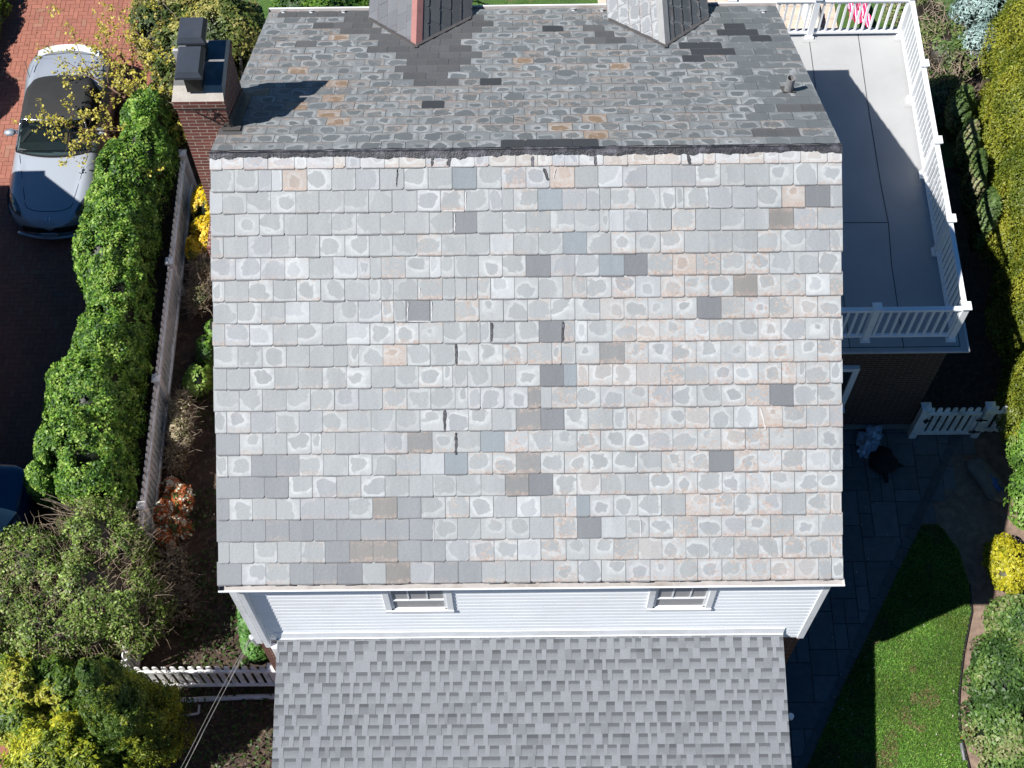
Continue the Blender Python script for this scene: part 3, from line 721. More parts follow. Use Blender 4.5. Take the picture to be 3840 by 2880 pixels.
# ---- dormers
def dormer(cx,zr,half,pitch,capm,l_cols,r_cols,seedn,ring_l):
    rr=random.Random(seedn); ze=zr-half*math.tan(R(pitch)); y_at=lambda z:(RH-z)/math.tan(R(30))
    yr=y_at(zr); y1=5.15
    cheek=MB()
    for s_ in (-1,1):
        x=cx+s_*(half-.1); zc=ze+.03
        cheek.quad([(x,y_at(zc)-.05,zc),(x,y1-.1,zc),(x,y1-.1,4.9),(x,y_at(4.9),4.9)])
    cheek.quad([(cx-half+.1,y1-.1,4.9),(cx+half-.1,y1-.1,4.9),(cx+half-.1,y1-.1,ze),(cx,y1-.1,zr-.05),(cx-half+.1,y1-.1,ze)])
    dm=child(cheek,'dormer',SIDING,house)
    sl=SL()
    for s_ in (-1,1):
        c_,sn=math.cos(R(pitch)),math.sin(R(pitch)); Ls=half/c_
        fn=lambda t,u,h,s_=s_:(cx+s_*(u*c_+h*sn),t,zr-u*sn+h*c_)
        # courses run from eave to ridge; each slate starts where the roof valley cuts it
        nc=5; exu=Ls/nc
        for k in range(nc):
            u0,u1=k*exu,(k+1)*exu; 
            y_start=y_at(zr-(u0+u1)/2*sn)-.06; t=y_start
            while t<y1:
                t2=min(y1,t+rr.uniform(.28,.34)) if t>y_start else t+rr.uniform(.15,.36)
                v=rr.uniform(.9,1.12)
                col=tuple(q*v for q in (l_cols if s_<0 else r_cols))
                A=(rr.random(),ring_l*rr.uniform(.6,1) if s_<0 else ring_l*.3,(.5 if ring_l else .1)*rr.random(),1)
                # oriented so that sheet normals face outward
                if s_<0: sl.slate(lambda a,b_,h:fn(y1+y_start-a,b_,h),y1+y_start-t2,y1+y_start-t,u0,u1,col,A,jit=.004)
                else: sl.slate(fn,t,t2,u0,u1,col,A,jit=.004)
                t=t2
    o=sl.buildA('dormer_slates',dm)
    b=MB(); q=.05
    for s_ in (-1,1):
        c_,sn=math.cos(R(pitch)),math.sin(R(pitch))
        a=[(cx+s_*.0,yr-.03,zr+.045),(cx+s_*.0,y1,zr+.045),(cx+s_*.085,y1,zr+.045-.075),(cx+s_*.085,yr+.03,zr+.045-.075)]
        b.quad(a if s_<0 else a[::-1]); b.quad([(cx+s_*.085,y1,zr-.03),(cx+s_*.085,y1,zr-.05),(cx+s_*.085,yr+.03,zr-.05),(cx+s_*.085,yr+.03,zr-.03)])
    b.quad([(cx-.085,yr+.03,zr-.03),(cx,yr-.05,zr+.01),(cx+.085,yr+.03,zr-.03),(cx,yr-.03,zr+.045)])
    sub(b,'ridge_cap',capm,dm)
    # valley flashing lying on the main roof
    b=MB()
    for s_ in (-1,1):
        xe=cx+s_*half; ye=y_at(ze); sv=[]
        for t in np.linspace(0,1,9):
            x=cx+(xe-cx)*t; y=yr+(ye-yr)*t; ww=.10*(1+.25*(rr.random()-.5))
            sv.append((x,(y)/C30,ww))
        for (a,b1,w1),(c1,d1,w2) in zip(sv,sv[1:]):
            q_=[bk(a,b1+.03,.038),bk(c1,d1+.03,.038),bk(c1,d1-w2,.034),bk(a,b1-w1,.034)]
            b.quad(q_ if s_<0 else q_[::-1])
            b.quad([bk(c1,d1-w2,.034),bk(a,b1-w1,.034),bk(a,b1-w1,.01),bk(c1,d1-w2,.01)])
    b.quad([bk(cx-.05,yr/C30+.02,.039),bk(cx-.03,yr/C30-.14,.036),bk(cx+.03,yr/C30-.13,.036),bk(cx+.05,yr/C30+.02,.039)])
    sub(b,'valley_flashing',FLASH,dm)
    return dm
dormer(-1.58,6.552,.79,38,COPPER,(.125,.13,.14),(.075,.08,.085),4,.0)  # both dormers: right-slope slates coloured darker to paint in their shade
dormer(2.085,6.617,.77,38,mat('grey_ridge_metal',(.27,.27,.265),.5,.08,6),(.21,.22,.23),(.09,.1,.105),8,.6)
# ---- chimney
mb=MB(); cx0,cx1,cy0,cy1=-4.46,-3.835,.70,1.66
mb.box(cx0,cx1,cy0,cy1,0,8.52); 
mb.box(cx0-.022,cx1+.022,cy0-.022,cy1+.022,8.52,8.66)
mb.box(cx0-.25,cx1,cy0-.0+.002,cy1+.25,0,5.2)
ch=child(mb,'chimney',BRICK,house)
b=MB(); a_=[(cx0-.02,cy0-.02,8.66),(cx1+.02,cy0-.02,8.66),(cx1+.02,cy1+.02,8.66),(cx0-.02,cy1+.02,8.66)]
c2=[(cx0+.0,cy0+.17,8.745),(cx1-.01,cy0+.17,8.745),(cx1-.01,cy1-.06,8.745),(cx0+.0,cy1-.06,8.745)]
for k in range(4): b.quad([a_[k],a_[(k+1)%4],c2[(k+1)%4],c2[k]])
sub(b,'chimney_crown',MORT,ch); b=MB(); b.quad(c2); sub(b,'crown_top',mat('shadow_dark_mortar',(.15,.15,.15),.9,.3,5,bmp=.4,dirt=(.07,.07,.07)),ch)  # flat top coloured dark to deepen the shadow of the flue caps
def cap(xa,xb,ya,yb,z):
    b=MB(); i=.035
    lo_=[(xa,ya,z-.07),(xb,ya,z-.07),(xb,yb,z-.07),(xa,yb,z-.07)]; hi=[(xa+i,ya+i,z),(xb-i,ya+i,z),(xb-i,yb-i,z),(xa+i,yb-i,z)]; bt=[(x,y,z-.11) for x,y,_ in lo_]
    for k in range(4):
        b.quad([lo_[k],lo_[(k+1)%4],hi[(k+1)%4],hi[k]]); b.quad([bt[k],bt[(k+1)%4],lo_[(k+1)%4],lo_[k]])
    b.quad(hi); b.quad(bt[::-1]); o=sub(b,'flue_cap',STEEL,ch)
    b=MB(); b.box(xa+.07,xb-.07,ya+.1,yb-.08,8.745,z-.16); 
    for x in (xa+.05,xb-.07):
        for y in (ya+.06,yb-.08): b.box(x,x+.02,y,y+.02,z-.16,z-.11)
    sub(b,'flue_liner',IRON,ch)
cap(-4.34,-4.00,.66,1.135,9.22); cap(-4.35,-4.00,1.165,1.56,9.27)
b=MB(); b.box(-4.42,-4.28,1.13,1.17,8.745,9.1); sub(b,'cap_bracket',ALU,ch)
b=MB(); yb_=cy0-.035
for pts in ([(-4.22,yb_,8.47),(-4.10,yb_,8.36),(-4.02,yb_,8.28),(-3.95,yb_,8.22),(-4.0,yb_,8.19)],[(-4.10,yb_,8.36),(-4.06,yb_,8.46),(-4.0,yb_,8.5),(-3.93,yb_,8.36),(-3.88,yb_,8.24)]): b.tube(pts,.009,5)
sub(b,'antenna_bracket',IRON,ch)
b=MB()
for (ya_,yb2) in ((cy0-.07,cy0),):
    for k in range(6):
        x=-3.97+k*.03
b.quad([(-3.93,cy0-.012,8.05),(-3.80,cy0-.012,8.05),(-3.80,cy0-.012,8.18),(-3.90,cy0-.012,8.2)])
for k in range(5):
    y=cy0-.02+k*.2; zz=RH-y*.577
    b.quad([(cx1+.012,y,zz+.02),(cx1+.012,y+.22,zz-.1),(cx1+.012,y+.22,zz+.06),(cx1+.012,y,zz+.2)])
    b.quad([bk(cx1,(y)/C30,.04),bk(cx1+.12,(y)/C30,.036),bk(cx1+.12,(y+.22)/C30,.036),bk(cx1,(y+.22)/C30,.04)][::-1])
b.quad([bk(cx1-.12,(cy0)/C30,.042),bk(cx1+.14,(cy0)/C30,.038),bk(cx1+.14,(cy0-.12)/C30,.034),bk(cx1-.1,(cy0-.12)/C30,.034)])
sub(b,'chimney_flashing',FLASH,ch)
# ---- porch with roof deck
DZ=3.11
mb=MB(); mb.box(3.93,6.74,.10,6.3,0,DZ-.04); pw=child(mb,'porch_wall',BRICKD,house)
b=MB(); b.box(3.93,6.76,.04,.10,.13,.19); sub(b,'wall_ledge',mat('stone_ledge',(.2,.19,.17),.8,.1,9),pw)
b=MB(); xa,xb,z0_,z1_=4.6,5.42,.95,2.42
b.box(xa,xa+.1,.03,.1,z0_,z1_); b.box(xb-.1,xb,.03,.1,z0_,z1_); b.box(xa+.1,xb-.1,.03,.1,z1_-.1,z1_)
wn=child(b,'window',VINYL,house); b=MB(); b.box(xa-.03,xb+.03,-.01,.1,z0_-.06,z0_); sub(b,'sill',VINYL,wn)
b=MB(); b.box(xa+.1,xb-.1,.07,.098,z0_,z1_-.1); sub(b,'pane',GLASS,wn)
mb=MB()
mb.box(3.95,6.97,-.03,6.55,DZ-.04,DZ); mb.box(2.6,3.95,4.9,6.55,DZ-.04,DZ)
dk=child(mb,'deck_floor',DECK,house)
b=MB(); b.box(3.93,7.0,-.05,-.03,DZ-.03,DZ+.012); b.box(6.97,7.0,-.03,6.55,DZ-.03,DZ+.012); sub(b,'drip_edge',ALU,dk)
b=MB()
def strip(pts,w_):
    for p0,p1 in zip(pts,pts[1:]):
        b.bar((p0[0],p0[1],DZ+.001),(p1[0],p1[1],DZ+.001),w_,.006)
strip([(5.10,6.5),(5.11,4.6),(5.10,3.4),(5.12,1.0),(5.12,.02)],.012); strip([(5.98,6.5),(5.97,5.0),(5.99,3.2),(6.02,2.38),(5.97,1.6),(5.97,.02)],.013); strip([(4.0,2.40),(5.1,2.41),(6.02,2.40)],.013)
strip([(3.95,.05),(6.86,.05),(6.88,6.4)],.012)
sub(b,'membrane_seams',SEAM,dk)
# railing
def railing(name,p0,p1,posts,nb,sp_label=None):
    p0,p1=Vector(p0),Vector(p1); d=(p1-p0); L=d.length; d.normalize()
    b=MB(); zt=DZ+.93; b.bar(p0+Vector((0,0,DZ+.93)),p1+Vector((0,0,DZ+.93)),.075,.04); b.bar(p0+Vector((0,0,DZ+.89)),p1+Vector((0,0,DZ+.89)),.045,.045); b.bar(p0+Vector((0,0,DZ+.12)),p1+Vector((0,0,DZ+.12)),.05,.06)
    rl=child(b,name,VINYL,house,bevel=.006)
    for t in posts:
        c_=p0+d*t; b=MB(); b.box(c_.x-.05,c_.x+.05,c_.y-.05,c_.y+.05,DZ+.02,DZ+1.0); b.box(c_.x-.075,c_.x+.075,c_.y-.075,c_.y+.075,DZ,DZ+.05)
        b.box(c_.x-.072,c_.x+.072,c_.y-.072,c_.y+.072,DZ+1.0,DZ+1.025); 
        q=[(c_.x-.065,c_.y-.065,DZ+1.025),(c_.x+.065,c_.y-.065,DZ+1.025),(c_.x+.065,c_.y+.065,DZ+1.025),(c_.x-.065,c_.y+.065,DZ+1.025)]
        for k in range(4): b.quad([q[k],q[(k+1)%4],(c_.x,c_.y,DZ+1.05)])
        sub(b,'post',VINYL,rl)
        b=MB(); b.box(c_.x-.13,c_.x+.13,c_.y-.13,c_.y+.13,DZ-.01,DZ+.006); sub(b,'post_pad',DECK,rl)
    n=int(L/nb)
    for k in range(n):
        t=(k+.5)*L/n
        if any(abs(t-q)<.07 for q in posts): continue
        c_=p0+d*t; b=MB(); b.box(c_.x-.018,c_.x+.018,c_.y-.018,c_.y+.018,DZ+.15,DZ+.87); sub(b,'baluster',VINYL,rl)
    return rl
railing('front_railing',(3.98,.20,0),(6.72,.20,0),[1.385],.127)
railing('side_railing',(6.72,.20,0),(6.72,6.36,0),[0,1.6,3.12,4.70,6.16],.127)
railing('back_railing',(3.62,6.36,0),(6.72,6.36,0),[0,1.48],.127)
# ================================================================ NEIGHBOUR (left, outside the picture; its roof shades the driveway)
nb=empty('neighbor_house',(-16,-1,0),'brown neighbouring house whose gable roof shades the brick driveway','house')
xe=-11.24
prof=[(4.26,4.13),(2.23,6.43),(-.5,6.88),(-3.4,6.43),(-5.4,4.13)]
mb=MB()
for x in (xe-.3,-20): mb.quad([(x,a-.0,b-.02) for a,b in prof]+[(x,-5.1,0),(x,3.98,0)])
mb.quad([(xe-.3,3.98,0),(-20,3.98,0),(-20,3.98,4.2),(xe-.3,3.98,4.2)]); mb.quad([(xe-.3,-5.1,0),(-20,-5.1,0),(-20,-5.1,4.2),(xe-.3,-5.1,4.2)])
child(mb,'wall',mat('brown_siding',(.09,.07,.06),.6,.06,2),nb)
mb=MB()
for (a,b),(c_,d) in zip(prof,prof[1:]):
    q=[(xe,a,b),(-20.3,a,b),(-20.3,c_,d),(xe,c_,d)]; q2=[(x,y,z-.12) for x,y,z in q]
    mb.quad(q); mb.quad(q2[::-1])
    for k in range(4): mb.quad([q[k],q[(k+1)%4],q2[(k+1)%4],q2[k]])
child(mb,'roof',FLASH,nb)
mb=MB(); mb.box(-20,xe+.02,4.23,4.35,4.0,4.12); child(mb,'gutter',WHITE,nb)
# ================================================================ FENCES
def picket(mb,c,along,w_,z0,z1,t=.018):
    # flat picket with rounded top, c=(x,y), along='x' or 'y'
    n=6; prof=[(-w_/2,z0),(w_/2,z0),(w_/2,z1-w_*.5)]+[(w_/2*math.cos(k*math.pi/n),z1-w_*.5+w_*.5*math.sin(k*math.pi/n)) for k in range(1,n)]+[(-w_/2,z1-w_*.5)]
    f_=(lambda a,z,d:(c[0]+a,c[1]+d,z)) if along=='x' else (lambda a,z,d:(c[0]+d,c[1]+a,z))
    A_=[f_(a,z,-t/2) for a,z in prof]; B_=[f_(a,z,t/2) for a,z in prof]
    mb.quad(A_); mb.quad(B_[::-1])
    for k in range(len(A_)): mb.quad([A_[k],B_[k],B_[(k+1)%len(A_)],A_[(k+1)%len(A_)]])
def post(mb,x,y,h,s_=.055,c_=.075):
    mb.box(x-s_,x+s_,y-s_,y+s_,0,h-.05); mb.box(x-c_,x+c_,y-c_,y+c_,h-.05,h-.02)
    q=[(x-c_,y-c_,h-.02),(x+c_,y-c_,h-.02),(x+c_,y+c_,h-.02),(x-c_,y+c_,h-.02)]
    for k in range(4): mb.quad([q[k],q[(k+1)%4],(x,y,h+.02)])
def fence(name,a,b,posts,along,w_,sp,z1,label,m,group=None,off=.03,panel=False):
    root=empty(name,(a[0],a[1],0),label,'fence',group)
    mb=MB(); zt=z1-.17
    mb.bar((a[0],a[1],zt),(b[0],b[1],zt),.04,.075); mb.bar((a[0],a[1],.22),(b[0],b[1],.22),.04,.075)
    child(mb,'rails',m,root,bevel=.004)
    for (x,y) in posts: 
        mb=MB(); post(mb,x,y,z1+.06); child(mb,'post',m,root)
    L=math.hypot(b[0]-a[0],b[1]-a[1]); n=int(L/sp)
    for k in range(n):
        t=(k+.5)/n; x,y=a[0]+(b[0]-a[0])*t,a[1]+(b[1]-a[1])*t
        if any(math.hypot(x-p[0],y-p[1])<.07 for p in posts): continue
        mb=MB(); picket(mb,(x-(off if along=='y' else 0),y+(off if along=='x' else 0)),along,w_,.06,z1,.02)
        child(mb,'picket',m,root)
    return root
fence('picket_fence',(-6.37,5.43),(-6.37,-4.40),[(-6.38,5.43),(-6.38,3.05),(-6.37,.67),(-6.37,-1.70)],'y',.095,.127,1.12,'long white picket fence running beside the tall green hedge',FENCEW)
fence('picket_fence',(-6.37,-4.46),(-3.98,-4.46),[(-6.37,-4.46),(-4.03,-4.46)],'x',.085,.133,1.13,'short white picket fence running from the hedge to the corner of the house',FENCEW)
fence('picket_fence',(7.95,-.03),(9.4,-.03),[(9.4,-.03)],'x',.085,.133,1.06,'white picket fence panel between the gate and the yellow-green hedge',FENCEW)
gt=empty('garden_gate',(6.76,-.03,0),'shaded white picket gate with black hinges between two posts at the porch corner','gate')
mb=MB(); zt=.9
mb.bar((6.86,-.05,zt),(7.80,-.05,zt),.04,.085); mb.bar((6.86,-.05,.14),(7.80,-.05,.14),.04,.085); mb.box(6.86,6.93,-.065,-.035,.18,.86); mb.box(7.73,7.80,-.065,-.035,.18,.86); child(mb,'gate_frame',FENCEW,gt,bevel=.004)
for x in (6.79,7.88): mb=MB(); post(mb,x,-.04,1.18,.062,.085); child(mb,'post',FENCEW,gt)
for k in range(7): mb=MB(); picket(mb,(6.93+k*.13,-.02),'x',.085,.1,1.06,.02); child(mb,'picket',FENCEW,gt)
for z in (.74,.28):
    mb=MB(); mb.box(7.72,7.92,-.115,-.10,z-.02,z+.02); mb.box(7.80,7.835,-.12,-.095,z-.045,z+.045); child(mb,'hinge',IRON,gt)
mb=MB(); mb.box(6.82,6.93,-.115,-.10,.72,.76); mb.box(6.85,6.89,-.13,-.10,.68,.80); child(mb,'latch',IRON,gt)
# ================================================================ CARS
PAINT,nt,bs=newmat('silver_paint'); bs.inputs['Base Color'].default_value=(.42,.45,.50,1); bs.inputs['Metallic'].default_value=.35; bs.inputs['Roughness'].default_value=.42; bs.inputs['Coat Weight'].default_value=.7; bs.inputs['Coat Roughness'].default_value=.06
tc=N(nt,'TexCoord').outputs['Object']; cc=mixc(nt,noise(nt,tc,300,2),(.30,.33,.375),(.36,.39,.435)); nt.links.new(cc,bs.inputs['Base Color'])
BPAINT,nt,bs=newmat('navy_paint'); bs.inputs['Base Color'].default_value=(.012,.03,.085,1); bs.inputs['Metallic'].default_value=.3; bs.inputs['Roughness'].default_value=.3; bs.inputs['Coat Weight'].default_value=.8
SOFT=mat('soft_top_fabric',(.018,.018,.018),.85,.15,5,bmp=.2,bscale=300)
CGLASS,nt,bs=newmat('car_glass'); _t=N(nt,'BsdfTransparent'); _t.inputs[0].default_value=(.55,.66,.64,1); _m=N(nt,'MixShader'); _m.inputs[0].default_value=.62; nt.links.new(bs.outputs[0],_m.inputs[1]); nt.links.new(_t.outputs[0],_m.inputs[2]); nt.links.new(_m.outputs[0],nt.nodes['Material Output'].inputs[0]); bs.inputs['Base Color'].default_value=(.012,.018,.02,1); bs.inputs['Roughness'].default_value=.04; bs.inputs['Specular IOR Level'].default_value=.6; bs.inputs['Transmission Weight'].default_value=.0
TRIM=mat('black_trim',(.012,.012,.013),.5,.1,8); RUB=mat('tyre_rubber',(.02,.02,.02),.85,.1,8); RIM=mat('alloy_rim',(.4,.4,.41),.3,.05,5,metal=.8)
CHROME=mat('chrome',(.6,.6,.6),.15,.03,5,metal=1.)
LAMP=mat('headlamp_lens',(.03,.035,.04),.08,.1,8,coat=1.)
SEAT=mat('seat_leather',(.02,.02,.022),.6,.1,8)
def interp(t,xs,ys): return float(np.interp(t,xs,ys))
def car(root,ox,oy,L,W2,zc,shoulder,paint,nose=.9,tail=.6,pn=2.6,crease=True,dirn=1):
    """lofted body; t from nose (0) to tail (L); world y = oy + dirn*t"""
    def hw(t):
        if t<nose: u=(nose-t)/nose; a=W2*max(0,1-u**pn)**(1/2.3); return max(a,.02)
        if t>L-tail: u=(t-(L-tail))/tail; return max(.02,W2*max(0,1-u**3.2)**(1/2.6))
        return W2*(1-.02*math.sin((t-nose)/(L-tail-nose)*math.pi))
    def xh(t): return interp(t,[0,.3,1.6,L-1.0,L],[.30,.42,.68,.60,.45])
    def zt(x,t):
        w_=hw(t); a=min(1,abs(x)/w_); z=interp(t,*zc); 
        z-=.02*(a**2)
        if crease:
            q=xh(t); 
            if abs(x)>q: z+= .016*math.exp(-((abs(x)-q-.07)/.06)**2)
        fall=interp(t,*shoulder)
        z-=fall*max(0,(a-.72)/.28)**2.2
        return z
    ts=[0,.03,.08,.15,.25,.35]+list(np.arange(.5,L-.4,.12))+[L-.35,L-.25,L-.15,L-.08,L-.03,L]
    fr_=[0,.12,.25,.38,.48,.56,.64,.72,.8,.87,.93,.97,1.0]
    mb=MB(); rows=[]
    for t in ts:
        w_=hw(t); half=[(w_*a,zt(w_*a,t)) for a in fr_]
        ztop=half[-1][1]; zl=.28 if 0.2<t<L-.2 else .34
        half+=[(w_*1.005,(ztop*.5+zl*.5)),(w_*.99,zl),(w_*.9,.17)]
        row=[(-x,z) for x,z in half[::-1]]+[(x,z) for x,z in half[1:]]
        rows.append([(ox+x,oy+dirn*t,z) for x,z in row])
    for a,b in zip(rows,rows[1:]):
        for k in range(len(a)-1): mb.quad([a[k],a[k+1],b[k+1],b[k]] if dirn>0 else [a[k+1],a[k],b[k],b[k+1]])
    mb.quad(rows[0][::-1]); mb.quad(rows[-1])
    body=child(mb,'body',paint,root,smooth=True)
    return body,hw,xh,zt
def drape(root,name,m,poly,zt,ox,oy,h=.006,dirn=1,n=10):
    """patch lying on the bodywork: poly is a list of (x,t) left edge and right edge pairs"""
    mb=MB()
    for (a0,b0),(a1,b1) in zip(poly,poly[1:]):
        for k in range(n):
            u0,u1=k/n,(k+1)/n; L=lambda p,q,u:(p[0]+(q[0]-p[0])*u,p[1]+(q[1]-p[1])*u)
            q=[L(a0,b0,u0),L(a0,b0,u1),L(a1,b1,u1),L(a1,b1,u0)]
            mb.quad([(ox+x,oy+dirn*t,zt(x,t)+h) for x,t in q])
    return child(mb,name,m,root,smooth=False)
cr=empty('convertible_car',(-8.9,4.22,0),'silver convertible with black soft top parked nose down on red brick driveway','car')
OX,OY=-8.90,4.20
body,hw,xh,zt=car(cr,OX,OY,4.05,.875,([0,.06,.2,.5,1.0,1.5,2.2,3.0,3.6,3.9,4.05],[.50,.58,.64,.71,.79,.87,.9,.93,.95,.93,.80]),([0,.5,1.5,3,4],[.10,.20,.26,.28,.22]),PAINT)
# hood shut lines
def line(name,pts,w_=.012,m=TRIM,h=.002):
    mb=MB()
    P_=[Vector((OX+x,OY+t,zt(x,t)+h)) for x,t in pts]
    for a,b in zip(P_,P_[1:]): mb.bar(a,b,w_,.006)
    return sub(mb,name,m,body)
hl=[(s_*xh(t),t) for s_ in (1,) for t in np.linspace(1.45,.42,9)]+[(.40,.36),(.30,.31),(.15,.285),(0,.28)]
line('hood_gap',hl+[(-x,t) for x,t in hl[::-1]])
line('trunk_gap',[(-.62,3.35),(-.60,3.5),(-.5,3.78),(0,3.84),(.5,3.78),(.60,3.5),(.62,3.35)],.01)
for s_ in (-1,1):
    line('door_gap',[(s_*.80,1.75),(s_*.86,1.76)],.01); line('door_gap',[(s_*.80,2.75),(s_*.86,2.76)],.01)
    pl=[((s_*.50,.26),(s_*.53,.20)),((s_*.56,.40),(s_*.64,.29)),((s_*.64,.54),(s_*.74,.42)),((s_*.72,.66),(s_*.81,.56)),((s_*.78,.72),(s_*.83,.68))]
    drape(cr,'headlight',LAMP,pl,zt,OX,OY,.008)
    b=MB(); x=OX+s_*.66; b.obox((x,OY+.10+.08,.42),((1,0,0),(0,1,0),(0,0,1)),.01,.01,.01)
# grille / bumper intake and lip
b=MB()
for k in range(16):
    a0=-.52+k*.065; a1=a0+.065
    f0=(OX+a0,OY+.015+.30*abs(a0)**2.2,0); f1=(OX+a1,OY+.015+.30*abs(a1)**2.2,0)
    b.quad([(f0[0],f0[1]-.025,.36),(f1[0],f1[1]-.025,.36),(f1[0],f1[1]-.005,.50),(f0[0],f0[1]-.005,.50)])
child(b,'grille',TRIM,cr)
b=MB(); pts=[(OX+x,OY-.03+.30*abs(x)**2.0,.24) for x in np.linspace(-.66,.66,15)]; b.tube(pts,.035,6); child(b,'bumper_lip',PAINT,cr,smooth=True)
b=MB(); b.box(OX-.155,OX+.155,OY-.075,OY-.06,.33,.45); child(b,'license_plate',mat('plate_white',(.3,.32,.36),.5,.1,40),cr)
b=MB(); zb=zt(0,.14)+.006
for q in (((-.03,.11),(-.038,.17)),((.03,.11),(.038,.17)),((-.033,.14),(.033,.14))):
    b.bar((OX+q[0][0],OY+q[0][1],zt(0,q[0][1])+.008),(OX+q[1][0],OY+q[1][1],zt(0,q[1][1])+.008),.012,.008)
child(b,'emblem',CHROME,cr)
# cabin
def cab(t,u):
    # u in -1..1 across; returns x,z : top arc
    ht=interp(t,[1.52,1.65,2.08,2.25,2.75,3.12,3.3],[.86,.93,1.21,1.235,1.21,1.08,.93]); hb=.90
    wt=interp(t,[1.52,2.08,2.75,3.1,3.3],[.72,.62,.62,.54,.38]); wb=interp(t,[1.52,2.1,2.9,3.3],[.74,.76,.74,.46])
    return ht,hb,wt,wb
def loft(ts,name,m,edge=True,arc=0.,h=0.):
    mb=MB(); rows=[]
    for t in ts:
        ht,hb,wt,wb=cab(t,0); us=np.linspace(-1,1,13)
        rows.append([(OX+wt*u,OY+t-arc*(1-u*u)*1.0,ht+.03*(1-u*u)-.03+h) for u in us])
    for a,b_ in zip(rows,rows[1:]):
        for k in range(12): mb.quad([a[k],a[k+1],b_[k+1],b_[k]])
    if edge:
        for s_ in (0,-1):
            for (t0,a),(t1,b_) in zip(zip(ts,rows),zip(ts[1:],rows[1:])):
                w0,w1=cab(t0,0)[3],cab(t1,0)[3]; sg=-1 if s_==0 else 1
                mb.quad([a[s_],b_[s_],(OX+sg*w1,OY+t1,.88),(OX+sg*w0,OY+t0,.88)])
    return child(mb,name,m,cr,smooth=True)
loft([2.03,2.10,2.2,2.4,2.6,2.8,2.95,3.07,3.16,3.24,3.3],'soft_top',SOFT)
ws=MB(); rows=[]
for v in np.linspace(0,1,7):
    t=1.53+v*.48; row=[]
    for u in np.linspace(-1,1,15):
        wt=.72+(.60-.72)*v; z=.875+.345*v; row.append((OX+wt*u,OY+t-(.13-.08*v)*(1-u*u),z+.02*(1-u*u)*v))
    rows.append(row)
for a,b_ in zip(rows,rows[1:]):
    for k in range(14): ws.quad([a[k],a[k+1],b_[k+1],b_[k]])
child(ws,'windshield',CGLASS,cr,smooth=True)
b=MB(); b.tube(rows[-1],.022,6); b.tube([r_[0] for r_ in rows],.018,6); b.tube([r_[-1] for r_ in rows],.018,6); child(b,'windshield_frame',CHROME,cr,smooth=True)
b=MB(); b.tube([(x,y-.012,z+.0) for x,y,z in rows[0]],.022,6); child(b,'windshield_cowl',TRIM,cr)
b=MB()
for s_ in (-.28,.22): b.bar((OX+s_-.28,OY+1.50,.90),(OX+s_+.25,OY+1.47,.905),.012,.012)
child(b,'wipers',TRIM,cr)
for s_ in (-1,1):
    b=MB(); q=[(OX+s_*.74,OY+1.70,.90),(OX+s_*.74,OY+2.9,.90),(OX+s_*.61,OY+2.8,1.17),(OX+s_*.62,OY+2.1,1.17)]; b.quad(q); child(b,'side_window',CGLASS,cr)
    b=MB(); c_=Vector((OX+s_*.875,OY+1.90,.95)); 
    for i in range(5):
        for j in range(8):
            f_=lambda i,j:(c_.x+.12*math.cos(-math.pi/2+math.pi*i/5)*math.cos(j*math.pi/4)*1.0,c_.y+.075*math.sin(-math.pi/2+math.pi*i/5)+.0,c_.z+.065*math.cos(-math.pi/2+math.pi*i/5)*math.sin(j*math.pi/4))
            b.quad([f_(i,j),f_(i+1,j),f_(i+1,j+1),f_(i,j+1)])
    b.bar((OX+s_*.70,OY+1.92,.91),(OX+s_*.88,OY+1.96,.96),.06,.04); child(b,'mirror',PAINT,cr,smooth=True)
    for t in (.78,3.22):
        b=MB(); n=20; x=OX+s_*.75
        for k in range(n):
            a0,a1=k*2*math.pi/n,(k+1)*2*math.pi/n; p=lambda a,r_,xx:(xx,OY+t+r_*math.cos(a),.31+r_*math.sin(a))
            b.quad([p(a0,.31,x-.1),p(a1,.31,x-.1),p(a1,.31,x+.1),p(a0,.31,x+.1)]); b.quad([p(a0,.31,x+s_*.1),p(a1,.31,x+s_*.1),p(a1,.2,x+s_*.1),p(a0,.2,x+s_*.1)])
        wl=child(b,'wheel',RUB,cr)
        b=MB(); b.quad([(x+s_*.09,OY+t+.2*math.cos(k*math.pi/8),.31+.2*math.sin(k*math.pi/8)) for k in range(16)]); sub(b,'rim',RIM,wl)
b=MB(); b.tube([(OX-.70,OY+3.25,.9),(OX-.78,OY+3.5,1.12)],.006,5); child(b,'antenna',TRIM,cr)
# raised tail lip, coloured paler than the body for its sun glint
b=MB(); 
for k in range(14):
    u0,u1=-.6+k*1.2/14,-.6+(k+1)*1.2/14; yy=lambda u:OY+3.98-.16*abs(u/.6)**2.5
    b.quad([(OX+u0,yy(u0)-.10,.945),(OX+u1,yy(u1)-.10,.945),(OX+u1,yy(u1)+.045,.975),(OX+u0,yy(u0)+.045,.975)])
    b.quad([(OX+u0,yy(u0)+.045,.975),(OX+u1,yy(u1)+.045,.975),(OX+u1,yy(u1)+.06,.90),(OX+u0,yy(u0)+.06,.90)])
child(b,'spoiler',mat('sunlit_lip_paint',(.5,.52,.55),.35,.02,5,coat=.5),cr)
